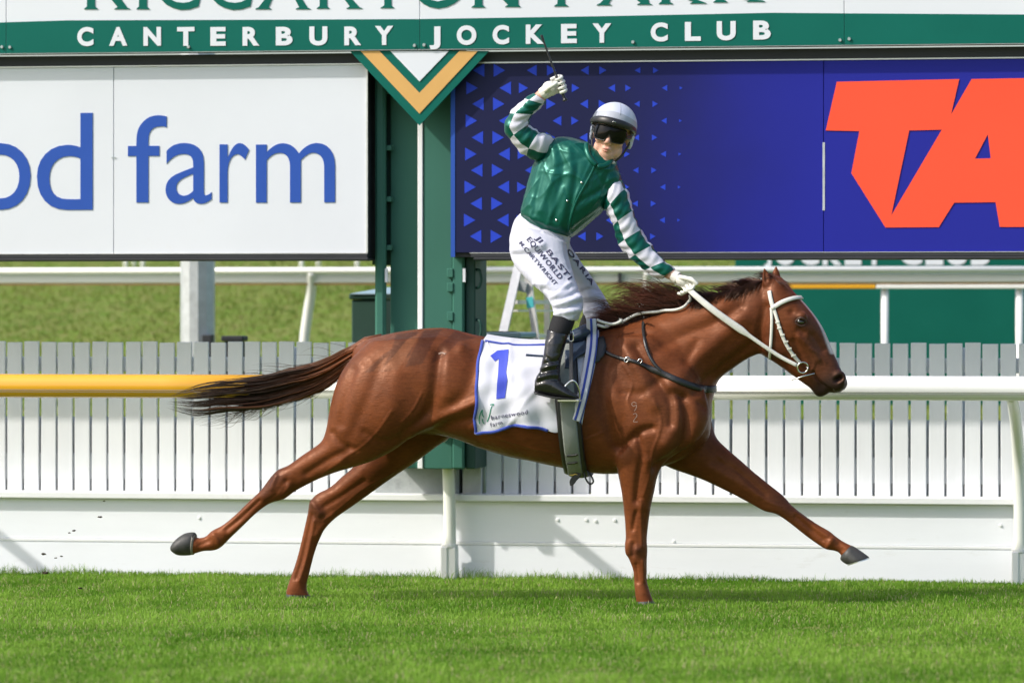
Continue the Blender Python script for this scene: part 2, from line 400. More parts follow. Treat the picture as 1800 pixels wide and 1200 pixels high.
xy = at(548, 680, YR)[0]
rail_sec(at(-700, 680, YR)[0], xy - .001, M_yellow); rail_sec(xy + .001, at(1250, 680, YR)[0] - .001, M_rail); rail_sec(at(1250, 680, YR)[0] + .001, XR, M_rail)
for xa, xb in ((at(-700, 680, YR)[0], xy), (xy + .003, XR)):   # the moulded seams along the tube
    for dz, t_ in ((-.018, .0025), (-.027, .002)):
        yy = YR - rr * .9 * math.sqrt(1 - (dz / rr) ** 2)
        box('rail_seam', xa, xb, yy - .0015, yy + .003, zcen + dz - t_ / 2, zcen + dz + t_ / 2, M_frame if False else mat('seam', (.25, .24, .22), .6), rail)
for px_ in (-210, 790, 1793, 2420):
    x0 = at(px_, 1010, 21.38)[0]
    pth = catmull([(x0, 21.385, .0), (x0, 21.385, .26), (x0 - .002, 21.375, .45), (x0 - .004, 21.33, .60), (x0 - .006, 21.20, .74), (x0 - .008, 21.02, .84), (x0 - .008, YR + .01, zcen - rr * .6)], 5)
    pp = obj('rail_post', *tube_vf(pth, np.linspace(.031, .026, len(pth)), 16, side=(1, 0, 0)), M_post, rail, smooth=True)
    obj('foot_bracket', *merge(box_vf(x0 - .036, x0 - .004, 21.345, 21.43, -.05, .155, .004), box_vf(x0 + .0, x0 + .036, 21.352, 21.43, -.05, .152, .004)), [M_white], pp)
    obj('collar', *merge(tube_vf([(x0, 21.385, .153), (x0, 21.385, .166)], .040, 16)), M_white, pp)

# --- green column between the boards
YC = 21.27
c = lambda px_, y=400: float(at(px_, y, YC)[0])
column = thing('sign_column', 'dark green steel column with a white centre line carrying the club sign', 'column', (c(738), YC + .2, 0))
z_top = 2.75; z_low = .53
box('centre_panel', c(684), c(736) - .001, YC + .03, YC + .35, z_low, z_top, M_col_green, column, .004)
box('front_panel', c(745) + .001, c(797), YC - .02, YC + .35, z_low, z_top, M_col_green, column, .004)
box('white_strip', c(736), c(745), YC - .028, YC + .3, z_low, z_top, M_white, column, .003)
box('side_pipe', c(663), c(681), YC - .06, YC - .01, z_low, z_top, M_col_green, column, .012)
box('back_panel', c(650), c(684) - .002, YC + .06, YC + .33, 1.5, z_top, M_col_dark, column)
box('corner_post', c(797) + .002, c(818), YC - .045, YC + .02, z_low, 1.56, M_col_green, column, .008)
box('dark_post', c(818) + .001, c(836), YC - .01, YC + .30, z_low, 1.56, M_col_dark, column, .006)  # narrow post in the darker column green, right of the corner post
zC = lambda y: float(at(740, y, YC)[2])
for py_ in (160, 260, 350, 435):   # cleats on the left pipe
    box('cleat', c(680), c(690), YC - .03, YC + .02, zC(py_) - .012, zC(py_) + .012, M_col_green, column, .002)
for py_ in (480, 505, 556):
    box('hinge', c(789), c(800), YC - .052, YC - .02, zC(py_ + 8), zC(py_ - 8), M_col_green, column, .003)
for px_ in (680.5, 817):
    box('label_plate', c(px_), c(px_ + 5), YC - .055, YC - .046, zC(496), zC(472), M_signwhite, column, .001)
for py_ in (490, 578):
    pth = [(c(836), YC + .02, zC(py_ - 16)), (c(843), YC, zC(py_ - 14)), (c(846), YC, zC(py_)), (c(843), YC, zC(py_ + 14)), (c(836), YC + .02, zC(py_ + 16))]
    obj('handle', *tube_vf(catmull(pth, 4), .007, 8), M_col_dark, column, smooth=True)
plinth = thing('concrete_plinth', 'grey concrete plinth under the green column, in the gap of the pickets', 'plinth', (c(750), YC + .1, 0))
YQ = 21.535
cq = lambda px_, y=800: float(at(px_, y, YQ)[0]); zQ = lambda y: float(at(740, y, YQ)[2])
box('block', cq(656), cq(806), YQ, YQ + .36, .0, zQ(810), M_conc, plinth, .012)
v_, f_ = poly_px([[(804, 812), (816, 748), (824, 748), (811, 820)]], YQ - .004, .012); obj('white_trim', v_, f_, M_white, plinth)
v_, f_ = poly_px([[(658, 806), (806, 806), (806, 812.5), (658, 812.5)]], YQ - .004, .012); obj('white_trim', v_, f_, M_white, plinth)
box('side_panel', cq(812), cq(846), YQ + .01, YQ + .30, .0, zQ(752), M_galv, plinth, .004)

# --- the two advertising boards
YS = 21.13
def S(px_, y=280): return float(at(px_, y, YS)[0])
zS = lambda y: float(at(900, y, YS)[2])
zl = lambda y, px_=900: float(at(px_, y, YS)[2])
zb_t, zb_b = zS(111.5), zS(444)
lb = thing('advertising_board', 'white advertising board with large blue lettering hung beside the green column', 'billboard', (S(300), YS + .15, zb_b))
for xa, xb in ((S(-640), S(200)), (S(200), S(646))):
    box('panel', xa + .0012, xb - .0012, YS, YS + .02, zb_b, zb_t, M_signwhite, lb, .002)
box('back_box', S(-640), S(645), YS + .022, YS + .34, zb_b - .02, zb_t + .02, M_frame, lb)
box('bottom_frame', S(-640), S(648), YS - .012, YS + .34, zb_b - .034, zb_b - .0225, M_frame, lb, .003)
box('bottom_frame', S(-640), S(646), YS - .004, YS + .021, zb_b - .022, zb_b - .003, M_frame, lb, .002)
box('edge_trim', S(-640), S(646), YS - .006, YS + .01, zb_b - .0028, zb_b - .0002, M_alu, lb)
box('edge_trim', S(-640), S(645), YS - .006, YS + .01, zb_t + .0005, zb_t + .0065, M_alu, lb)
box('edge_trim', S(643.5), S(646.5), YS - .005, YS - .0004, zb_b + .001, zb_t - .001, M_alu, lb)
box('top_frame', S(-640), S(646), YS - .003, YS + .018, zb_t + .0072, zb_t + .055, M_frame, lb)
LB = [letter_px('o', -50, 54, 251.8, 369, YS - .0005, .0), letter_px('d', 65, 163, 199, 369, YS - .0005, .0), letter_px('f', 225, 293, 203, 356, YS - .0005), letter_px('a', 291, 372, 251.5, 358.5, YS - .0005),
      letter_px('r', 386, 438, 251.8, 356, YS - .0005), letter_px('m', 450, 589, 251.8, 356, YS - .0005), letter_px('o', -165, -61, 251.8, 369, YS - .0005)]
for v_, f_ in LB: obj('letter', v_, f_, M_blue, lb)
for px_ in (197.5, 202.5):
    p = at(px_, 277.5, YS); obj('fixing', *tube_vf([(p[0], YS - .004, p[2]), (p[0], YS + .004, p[2])], .004, 8, side=(0, 0, 1)), M_bolt, lb)

rb = thing('advertising_board', 'deep blue advertising board with a triangle pattern and orange lettering', 'billboard', (S(1300), YS + .15, zb_b))
M_navy, nt, b = new_mat('print_navy'); L = nt.links
g = nt.nodes.new('ShaderNodeNewGeometry'); sx = nt.nodes.new('ShaderNodeSeparateXYZ'); L.new(g.outputs['Position'], sx.inputs[0])
n_ = nt.nodes.new('ShaderNodeTexNoise'); n_.inputs['Scale'].default_value = 1.6; n_.inputs['Detail'].default_value = 5; L.new(g.outputs['Position'], n_.inputs['Vector'])
ad = nt.nodes.new('ShaderNodeMath'); ad.operation = 'MULTIPLY_ADD'; ad.inputs[1].default_value = .5; L.new(n_.outputs['Fac'], ad.inputs[0]); L.new(sx.outputs['X'], ad.inputs[2])
mr = nt.nodes.new('ShaderNodeMapRange'); mr.inputs['From Min'].default_value = S(1020) + .25; mr.inputs['From Max'].default_value = S(1480) + .25; mr.interpolation_type = 'SMOOTHSTEP'; L.new(ad.outputs[0], mr.inputs['Value'])
mx = nt.nodes.new('ShaderNodeMix'); mx.data_type = 'RGBA'; L.new(mr.outputs[0], mx.inputs['Factor']); mx.inputs[6].default_value = (.012, .014, .055, 1); mx.inputs[7].default_value = (.017, .021, .275, 1)
L.new(mx.outputs[2], b.inputs['Base Color']); b.inputs['Roughness'].default_value = .45; b.inputs['Specular IOR Level'].default_value = .15
for xa, xb in ((S(792), S(1448)), (S(1448), S(2420))):
    box('panel', xa + .0012, xb - .0012, YS, YS + .02, zb_b, zb_t, M_navy, rb, .002)
box('back_box', S(792), S(2420), YS + .022, YS + .34, zb_b - .02, zb_t + .02, M_frame, rb)
box('bottom_frame', S(833), S(2420), YS - .012, YS + .34, zb_b - .034, zb_b - .0225, M_frame, rb, .003)
box('bottom_frame', S(828), S(2420), YS - .004, YS + .021, zb_b - .022, zb_b - .003, M_frame, rb, .002)
box('edge_trim', S(826), S(2420), YS - .006, YS + .01, zb_b - .0028, zb_b - .0002, M_alu, rb)
box('edge_trim', S(835), S(2420), YS - .006, YS + .01, zb_t + .0005, zb_t + .0065, M_alu, rb)
box('top_frame', S(835), S(2420), YS - .003, YS + .018, zb_t + .0072, zb_t + .055, M_frame, rb)
box('edge_strip', S(792.5), S(800), YS - .003, YS - .0004, zb_b - .02, zb_t - .002, M_blue, rb)
box('seam_tape', S(1446), S(1450), YS - .002, YS - .0006, zS(372), zS(254), M_galv, rb)
tris = []
A_x = [838.5, 875, 932, 967, 1025, 1057, 1118, 1150]; A_w = [20, 20, 17, 16.5, 14, 12.5, 9.5, 9.5]
B_x = [827.5, 886, 918, 978, 1009.5, 1073, 1102, 1166, 1195]; B_w = [20, 20, 16, 15, 13, 12, 10, 9.5, 5]
def tri_px(x, y, w, d):
    h = w * .57
    return [(x - d * w / 2, y - h), (x - d * w / 2, y + h), (x + d * w / 2, y)]
for X_, W_, Y_, d0 in ((A_x, A_w, [124, 183, 242, 299.5, 358, 415.5], -1), (B_x, B_w, [155, 212.5, 271, 329, 387], 1)):
    for r_, y in enumerate(Y_):
        for k, (x, w) in enumerate(zip(X_, W_)):
            d = d0 * (1 if k % 2 == 0 else -1)
            P_ = tri_px(x - (y - 280) * .018, y, w, d)
            q = [at(*p, YS) for p in P_]
            V = [(p[0], YS - .0012, p[2]) for p in q] + [(p[0], YS + .0005, p[2]) for p in q]
            F = [[0, 1, 2], [0, 3, 4, 1], [1, 4, 5, 2], [2, 5, 3, 0]]
            obj('printed_triangle', V, F, M_tri, rb)
k5 = lambda pts: [(1420 + x / 3.334, 100 + y / 3.334) for x, y in pts]
v_, f_ = poly_px([k5([(170, 147), (888, 131), (840, 338), (960, 131), (1300, 125), (1420, 997), (1125, 997), (1100, 852), (858, 855), (768, 998), (455, 1000), (255, 682), (302, 436), (105, 432)]),
                  k5([(595, 432), (785, 428), (490, 928)]), k5([(1055, 455), (1072, 595), (980, 597)])], YS - .0006, .003)
obj('lettering', v_, f_, M_orange, rb)
v_, f_ = poly_px([[(1862, 137), (1990, 135), (2010, 230), (2000, 270), (2015, 300), (2005, 399), (1872, 399)], [(1900, 190), (1950, 190), (1950, 225), (1902, 225)], [(1905, 300), (1960, 300), (1960, 345), (1907, 345)]], YS - .0006, .003)
obj('lettering', v_, f_, M_orange, rb)

# --- the club sign over both
YG = 21.06
G = lambda px_, y=60: float(at(px_, y, YG)[0])
zG = lambda y, px_=900: float(at(px_, y, YG)[2])
zg_b = zG(85.5); zg_t = zG(-190)
cs = thing('club_sign', 'green and white club sign spanning both boards with a pointed emblem below', 'sign', (G(738), YG + .1, zg_b))
seam_px = [-640, 11, 738, 1484, 2420]
for a, b_ in zip(seam_px[:-1], seam_px[1:]):
    box('panel', G(a) + .001, G(b_) - .001, YG, YG + .03, zg_b, zg_t, M_signwhite, cs, .002)
    top = [(a, 44 if a < 0 else None)]
edge = [(-640, 58), (0, 40), (120, 36.3), (480, 35.2), (740, 34), (1060, 29), (1360, 23), (1484, 24), (1800, 26), (2420, 30)]
ez = lambda x: float(np.interp(x, [e[0] for e in edge], [e[1] for e in edge]))
for a, b_ in zip(seam_px[:-1], seam_px[1:]):
    xs_ = [a + .4] + [e[0] for e in edge if a < e[0] < b_] + [b_ - .4]
    lp = [(x, ez(x)) for x in xs_]
    W = [(at(x, y, YG)[0], at(x, y, YG)[2]) for x, y in lp] + [(G(b_ - .4), zg_b + .001), (G(a + .4), zg_b + .001)]
    v_, f_ = shape2d([W], .003); v_ = np.stack([v_[:, 0], YG - .0005 - (v_[:, 2] + .0015), v_[:, 1]], -1); obj('green_band', v_, f_, M_green_sign, cs)
box('lower_lip', G(-640), G(2420), YG - .004, YG + .03, zg_b - .0022, zg_b - .0005, M_galv, cs)
box('back_frame', G(-640), G(2420), YG + .032, YG + .30, zg_b + .01, zg_t, M_frame, cs)
for ch, x0, x1, y0, y1 in [('C', 136, 164.5, 48, 81.6), ('A', 192, 224, 48, 81), ('N', 252.4, 283.2, 48, 81), ('T', 311.6, 342, 48, 81), ('E', 370, 397, 48, 81), ('R', 426.6, 456, 47.8, 80.8), ('B', 485, 514.4, 47.6, 80.2), ('U', 544, 575.6, 47, 80.5),
        ('R', 605.4, 635, 47, 80), ('Y', 659.4, 691.4, 46, 79.6), ('J', 755, 774.4, 47, 87.4), ('O', 803, 837.6, 45, 79.6), ('C', 866, 895, 44.4, 78.6), ('K', 924.4, 956.5, 43.6, 77.6), ('E', 986.4, 1014, 42.6, 76.4), ('Y', 1041.6, 1074.6, 41.6, 75.6),
        ('C', 1144, 1174, 40, 73.6), ('L', 1204, 1232, 39, 72.4), ('U', 1260, 1293.4, 37.6, 71.4), ('B', 1324, 1355, 36.6, 70)]:
    v_, f_ = letter_px(ch, x0, x1, y0, y1, YG - .0036, .045); obj('letter', v_, f_, M_signwhite, cs)
def foot(x0, x1, s0, s1, base):     # a serif stem
    return [(s0, -74), (s1, -74), (s1, base - 4), (x1, base), (x1, base + .8), (x0, base + .8), (x0, base), (s0, base - 4)]
def leg(t0, t1, f0, f1, base, up=-40, k=None):
    dx = ((t0 + t1) / 2 - (f0 + f1) / 2) / base * up if k is None else k
    return [(t0 - (f0 + 3 - t0) / base * -up, up), (t1 - (f1 - 3 - t1) / base * -up, up), (t1, 0), (f1 - 5, base - 2), (f1, base), (f1, base + .8), (f0, base + .8), (f0, base), (f0 + 6, base - 3), (t0, 0)]
rc = []
rc += [foot(148, 172.4, 153, 167, 16), leg(196, 214, 201, 229, 16), foot(240, 263, 244.4, 258.4, 16)]
for dx in (0, 91): rc.append([(280 + dx, -8), (284 + dx, 0), (292 + dx, 8), (303 + dx, 14), (318 + dx, 18), (333 + dx, 17), (345 + dx, 13), (349 + dx, 12), (352 + dx, -2), (346 + dx, -3), (341 + dx, 0), (333 + dx, 4), (322 + dx, 5.5), (310 + dx, 4), (301 + dx, 0), (296 + dx, -8)])
rc += [leg(465, 478, 449, 477, 16), leg(519, 532, 520, 546, 16), foot(556.6, 579.4, 562, 575, 15), leg(606, 620, 609, 637, 15), foot(669, 693, 675.6, 688, 14)]
rc.append([(730, -8), (736, 0), (744, 7), (756, 13), (770, 15.6), (785, 13), (798, 7), (807, 0), (812, -8), (796, -8), (782, 0), (770, 3), (757, 0), (746, -8)])
rc += [foot(829, 853, 834.4, 848, 13), [(880, -10), (911, -74), (911, 8), (915, 12), (915, 12.8), (888, 12.8), (888, 12), (893, 9), (884, 0)], foot(974, 999, 980, 993, 11), leg(1061, 1074, 1049, 1075, 9), leg(1119, 1140, 1120, 1146, 8), foot(1158, 1183, 1163, 1177, 7), leg(1209, 1226, 1213, 1242, 6), foot(1254, 1279, 1259, 1273, 4), leg(1309, 1330, 1313, 1345, 3)]
for lp in rc:
    try: v_, f_ = poly_px([lp], YG - .0006, .003); obj('letter', v_, f_, M_green_sign, cs)
    except Exception: pass
for px_, py_ in ((4, 83), (18, 83.5), (729, 80.5), (746, 79.5), (1477, 71), (1493, 69), (1113, 74.5), (332, 83)):
    p = at(px_, py_, YG); obj('bolt', *tube_vf([(p[0], YG - .012, p[2]), (p[0], YG - .003, p[2])], [.007, .009], 8, side=(0, 0, 1)), M_bolt, cs)
YE = YG + .012
for nm, lps, m_, off in (('emblem_plate', [[(615, 90), (860, 90), (737.5, 221)]], M_green_sign, 0), ('gold_chevron', [[(634, 90), (667, 90), (737.5, 163.5), (808, 90), (840, 90), (737.5, 200)]], M_gold, .0045), ('white_point', [[(686, 90), (789, 90), (737.5, 143.5)]], M_signwhite, .0045)):
    v_, f_ = poly_px(lps, YE - off - (.0005 if off else 0), .003 if off else .004); obj(nm, v_, f_, m_, cs)

# --- things behind the pickets
YF = 26.2
F_ = lambda px_, y=480: float(at(px_, y, YF)[0]); zF = lambda y: float(at(900, y, YF)[2])
fr = thing('running_rail', 'far white running rail with a ribbed beam on the grassy bank', 'rail', (F_(900), YF, bank_z(YF)))
xa, xb = F_(-700), F_(2500)
obj('rail_tube', *tube_vf([(xa, YF - .02, zF(475)), (xb, YF - .02, zF(475))], .019, 12, side=(0, 0, 1)), M_rail, fr, smooth=True)
box('rail_beam', xa, xb, YF, YF + .03, zF(497), zF(481.5), M_rail, fr, .006)
box('rail_lip', xa, xb, YF + .004, YF + .028, zF(500.5), zF(497.4), mat('rust_lip', (.30, .17, .07), .7, noise=.3, nscale=6), fr, .001)
box('lower_tube', F_(1540), xb, YF + .002, YF + .03, zF(508), zF(501), M_rail, fr, .004)
box('lower_tube', F_(1385), F_(1540) - .002, YF + .002, YF + .03, zF(508), zF(501), M_yellow, fr, .004)
for px_ in (1035, 1090):
    box('rail_clip', F_(px_) - .008, F_(px_) + .008, YF - .03, YF + .032, zF(498), zF(474), M_frame, fr)
zf0 = bank_z(YF)
for px_, lean in ((545, 1), (-60, 1), (1135, 1), (335, -1)):
    x0 = F_(px_)
    if lean == 1: pth = [(x0 - .075, YF + .12, zf0 - .05), (x0 - .072, YF + .12, .9), (x0 - .060, YF + .11, 1.1), (x0 - .033, YF + .09, 1.27), (x0 - .004, YF + .05, 1.40), (x0 + .01, YF - .01, zF(476))]
    else: pth = [(x0 + .02, YF + .12, zf0 - .05), (x0 + .02, YF + .12, zf0 + .3), (x0 + .005, YF + .10, zf0 + .6), (x0 - .02, YF + .06, zf0 + .9), (x0 - .04, YF + .03, zF(490))]
    obj('rail_post', *tube_vf(catmull(pth, 4), .030 if lean == 1 else .012, 12, side=(0, 1, .1)), M_rail, fr, smooth=True)
for px_ in (1554, 1791):
    obj('rail_post', *tube_vf([(F_(px_), YF + .05, zf0 - .05), (F_(px_), YF + .05, zF(500))], .022, 12, side=(1, 0, 0)), M_rail, fr, smooth=True)
for px_, Yp in ((221, 32.6), (236, 32.9), (251, 32.6), (530, 32.5), (560, 32.8), (628, 32.6), (850, 32.6)):
    p = at(px_, 470, Yp); zb = bank_z(Yp)
    q = obj('marker_peg', *merge(tube_vf([(p[0], Yp, zb - .02), (p[0], Yp, max(p[2], zb + .1)), (p[0], Yp, max(p[2], zb + .1) + .06)], [.016, .016, .016], 10, side=(1, 0, 0)), tube_vf([(p[0], Yp, max(p[2], zb + .1) + .06), (p[0], Yp, max(p[2], zb + .1) + .075)], [.022, .014], 10, side=(1, 0, 0))), M_rail, None, smooth=True)
    tag(q, 'short white peg on the bank behind the far running rail', 'peg', 'white pegs on the bank')
YL = 25.2
lx = float(at(347.5, 550, YL)[0]); hw_ = .5 * (at(377, 550, YL)[0] - at(318, 550, YL)[0])
lp = thing('lamp_post', 'thick galvanised steel pole rising behind the pickets and the white board', 'pole', (lx, YL, bank_z(YL)))
V = []; Fc = []
for z in (bank_z(YL) - .1, 3.4):
    for k in range(12): V.append((lx + hw_ * math.cos(k * math.pi / 6 + .26), YL + hw_ * math.sin(k * math.pi / 6 + .26), z))
Fc = [[k, (k + 1) % 12, 12 + (k + 1) % 12, 12 + k] for k in range(12)] + [list(range(12, 24))]
obj('shaft', V, Fc, M_galv, lp)
box('junction_box', lx + hw_ * .55, lx + hw_ * 1.1, YL - hw_ - .02, YL - hw_ * .4, .35, float(at(370, 588, YL)[2]), M_frame, lp, .004)
box('base_flange', lx - hw_ * 1.6, lx + hw_ * 1.6, YL - hw_ * 1.6, YL + hw_ * 1.6, bank_z(YL) - .08, bank_z(YL) + .03, M_galv, lp, .006)
def cabinet(name, label, cat, p0, p1, ytop, Yc, dep, m, mt):
    x0, x1 = at(p0, 560, Yc)[0], at(p1, 560, Yc)[0]; zt = at((p0 + p1) / 2, ytop, Yc)[2]
    t = thing(name, label, cat, (float((x0 + x1) / 2), Yc + dep / 2, bank_z(Yc)))
    box('body', x0, x1, Yc, Yc + dep, bank_z(Yc) - .05, zt - .03, m, t, .006)
    box('lid', x0 - .012, x1 + .012, Yc - .012, Yc + dep + .012, zt - .029, zt, mt, t, .006)
    return t
M_lid = mat('lid_blue_grey', (.30, .42, .46), .4, .5, noise=.1)
M_cab = mat('cabinet_green', (.03, .075, .055), .5, .35, noise=.12, nscale=3)
t = cabinet('equipment_cabinet', 'dark green equipment cabinet with a pale lid beside the green column', 'cabinet', 618, 668, 516, 22.9, .5, M_cab, M_cab)
xq0, xq1 = at(616, 510, 22.88)[0], at(690, 510, 22.88)[0]; zq = at(650, 516, 22.88)[2]
obj('sloping_top', [(xq0, 22.88, zq + .001), (xq1, 22.88, zq + .001), (xq1, 23.4, zq + .035), (xq0 + .08, 23.4, zq + .035), (xq0, 22.88, zq - .004), (xq1, 22.88, zq - .004), (xq1, 23.4, zq + .03), (xq0 + .08, 23.4, zq + .03)], [[0, 1, 2, 3], [4, 7, 6, 5], [0, 4, 5, 1], [1, 5, 6, 2], [2, 6, 7, 3], [3, 7, 4, 0]], M_lid, t)
t = cabinet('control_box', 'small black box on the ground just behind the pickets', 'box', 393, 424, 590, 23.6, .10, M_frame, M_frame)
t = cabinet('utility_cabinet', 'low blue grey metal cabinet behind the horse and the ladder', 'cabinet', 838, 912, 584, 22.3, .45, M_galv, M_lid)
for k, (a, b_) in enumerate(((845, 858), (868, 884))):
    x0, x1 = at(a, 590, 22.28)[0], at(b_, 590, 22.28)[0]; zt = at(875, 584, 22.3)[2]
    box('lid_stripe', x0, x1, 22.32, 22.72, zt + .0005, zt + .004, M_frame, t)
# --- step ladder
YD = 23.4
ld = thing('step_ladder', 'aluminium step ladder with a turquoise label standing behind the fence', 'ladder', (float(at(930, 600, YD)[0]), YD, bank_z(YD)))
def beam(name, p, q, wd, dp, m, parent):
    p = np.array(p); q = np.array(q); d = q - p; d /= np.linalg.norm(d); s = np.cross(d, [0, 1, 0]); s /= np.linalg.norm(s); n = np.cross(s, d)
    V = [e + s * a * wd / 2 + n * b__ * dp / 2 for e in (p, q) for a, b__ in ((-1, -1), (1, -1), (1, 1), (-1, 1))]
    return obj(name, V, [[3, 2, 1, 0], [4, 5, 6, 7], [0, 1, 5, 4], [1, 2, 6, 5], [2, 3, 7, 6], [3, 0, 4, 7]], m, parent)
A = lambda x, y, Y: at(x, y, Y)
gz = lambda p, Y: np.array([p[0], Y, bank_z(Y) - .02])
def rail_to_ground(x0, y0, Y0, x1, y1, Y1, wd, nm='stile'):
    p = A(x0, y0, Y0); q = A(x1, y1, Y1); d = q - p; k = (bank_z(Y1) - p[2]) / d[2]
    return beam(nm, p, p + d * max(k, 1.0), wd, .028, M_alu, ld)
s1 = rail_to_ground(913, 462, YD, 884, 588, YD - .25, .044)
s2 = rail_to_ground(926, 470, YD - .02, 943, 600, YD - .10, .034)
s3 = rail_to_ground(962, 480, YD + .5, 962, 600, YD + .6, .03)
s4 = rail_to_ground(985, 480, YD + .3, 998, 600, YD + .5, .03)
beam('top_plate', A(905, 500, YD - .05), A(926, 506, YD - .05), .05, .05, M_galv, ld)
for y in (531, 546, 590): beam('tread', A(900, y, YD - .05), A(988, y, YD + .30), .020 if y != 546 else .01, .08, M_alu, ld)
v_, f_ = poly_px([[(924.5, 523), (936.5, 521), (938.5, 540), (926.5, 542)]], YD - .075, .004); obj('turquoise_label', v_, f_, mat('turquoise', (.10, .62, .66), .5), ld)
# --- green board far right
YJ = 27.6
J = lambda px_, y=530: float(at(px_, y, YJ)[0]); zJ = lambda y: float(at(1550, y, YJ)[2])
M_jgreen = mat('far_board_green', (.002, .10, .072), .5, .15, noise=.10, nscale=2, dirt=((.08, .2, .16), 4, .64, .3))
jb = thing('club_board', 'green club board with white lettering half hidden behind the far running rail', 'sign', (J(1550), YJ, bank_z(YJ)))
box('panel', J(1292), J(2400), YJ, YJ + .03, bank_z(YJ) - .25, zJ(410), M_jgreen, jb, .003)
box('support', J(1300), J(1304), YJ + .031, YJ + .1, bank_z(YJ) - .2, zJ(420), M_galv, jb)
xj = 1344
for ch, w in zip('JOCKEY CLUB', (17, 42, 40, 38, 34, 38, 22, 44, 36, 42, 38)):
    if ch != ' ':
        v_, f_ = letter_px(ch, xj, xj + w - 5, 422, 466 if ch != 'J' else 474, YJ - .001, .05); obj('letter', v_, f_, M_signwhite, jb)
    xj += w + 1
# ------------------------------------------------------------------ bodies: lofts -> one skin
def loft_vf(rows, steps=4, seg=28, n_exp=2.0):
    """rows: (Ax, Ay, Bx, By, w, hw[, egg]) - the two outline points in the photograph, the lateral centre
    (metres from the horse's line, minus is the near side), the lateral half width; closed at both ends"""
    rows = [tuple(r) + (0.0,) * (7 - len(r)) for r in rows]
    Q = []
    for r in rows:
        a = at(r[0], r[1], YH + r[4]); b = at(r[2], r[3], YH + r[4])
        Q.append([*a, *b, r[5], r[6]])
    Q = catmull(Q, steps)
    V = []; F = []
    for q in Q:
        A = q[0:3]; B = q[3:6]; C = (A + B) / 2; h = (A - B) / 2
        for k in range(seg):
            t = 2 * math.pi * k / seg; c = math.cos(t); s = math.sin(t)
            e = 2.0 / n_exp
            cc = math.copysign(abs(c) ** e, c); ss = math.copysign(abs(s) ** e, s)
            V.append(C + h * cc + np.array([0, 1, 0]) * max(q[6], 0.002) * ss * (1 + q[7] * c))
    n = len(Q)
    for i in range(n - 1):
        for k in range(seg):
            F.append([i * seg + k, i * seg + (k + 1) % seg, (i + 1) * seg + (k + 1) % seg, (i + 1) * seg + k])
    F.append(list(range(seg))[::-1]); F.append([(n - 1) * seg + k for k in range(seg)])
    # bulge the caps a little so that the ends are round
    return V, F
def ball_vf(px, py, w, rx, ry, rz, rot=0.0):
    c = at(px, py, YH + w); bm = bmesh.new(); bmesh.ops.create_icosphere(bm, subdivisions=3, radius=1.0)
    M = Matrix.Rotation(rot, 3, 'Y')
    for v in bm.verts:
        p = M @ Vector((v.co.x * rx, v.co.y * ry, v.co.z * rz)); v.co = p + Vector(c)
    return bm_vf(bm)
def skin(vfs, voxel, smooth_it=6):
    V, F = merge(*vfs)
    me = bpy.data.meshes.new('raw'); me.from_pydata([tuple(map(float, v)) for v in V], [], F); me.update()
    bm = bmesh.new(); bm.from_mesh(me); bmesh.ops.recalc_face_normals(bm, faces=bm.faces[:]); bm.to_mesh(me); bm.free()
    o = bpy.data.objects.new('raw', me); COL.objects.link(o)
    md = o.modifiers.new('r', 'REMESH'); md.mode = 'VOXEL'; md.voxel_size = voxel; md.adaptivity = 0
    dg = bpy.context.evaluated_depsgraph_get()
    m2 = bpy.data.meshes.new_from_object(o.evaluated_get(dg))
    v = np.empty(len(m2.vertices) * 3); m2.vertices.foreach_get('co', v); v = v.reshape(-1, 3)
    q = np.empty(len(m2.loops), np.int64); m2.loops.foreach_get('vertex_index', q)
    tot = np.empty(len(m2.polygons), np.int64); m2.polygons.foreach_get('loop_total', tot)
    assert (tot == 4).all(); q = q.reshape(-1, 4)
    bpy.data.objects.remove(o); bpy.data.meshes.remove(me); bpy.data.meshes.remove(m2)
    # drop specks: keep the largest island
    v = taubin(v, q, smooth_it)
    return v, q
def _edges(q):
    e = np.concatenate([q[:, [0, 1]], q[:, [1, 2]], q[:, [2, 3]], q[:, [3, 0]]]); return e
def laplace(v, q, it, lam=0.5, mask=None):
    e = _edges(q); n = len(v); i = e[:, 0]; j = e[:, 1]
    deg = np.bincount(i, minlength=n) + np.bincount(j, minlength=n)
    for _ in range(it):
        s = np.stack([np.bincount(i, v[j, k], n) + np.bincount(j, v[i, k], n) for k in range(3)], -1) / np.maximum(deg, 1)[:, None]
        d = (s - v) * lam
        v = v + (d if mask is None else d * mask[:, None])
    return v
def taubin(v, q, it):
    for _ in range(it):
        v = laplace(v, q, 1, 0.6); v = laplace(v, q, 1, -0.62)
    return v
def normals(v, q):
    fn = np.cross(v[q[:, 2]] - v[q[:, 0]], v[q[:, 3]] - v[q[:, 1]]); n = np.zeros_like(v)
    for k in range(4):
        for c in range(3): n[:, c] += np.bincount(q[:, k], fn[:, c], len(v))
    return n / (np.linalg.norm(n, axis=1)[:, None] + 1e-12)
def seg_dist(p, line):
    "distance in photo pixels from points p (n,2) to a polyline"
    line = np.asarray(line, float); best = np.full(len(p), 1e9)
    if len(line) == 1: return np.linalg.norm(p - line[0], axis=1)
    for a, b in zip(line[:-1], line[1:]):
        ab = b - a; t = np.clip(((p - a) @ ab) / (ab @ ab + 1e-9), 0, 1)
        best = np.minimum(best, np.linalg.norm(p - (a + t[:, None] * ab), axis=1))
    return best
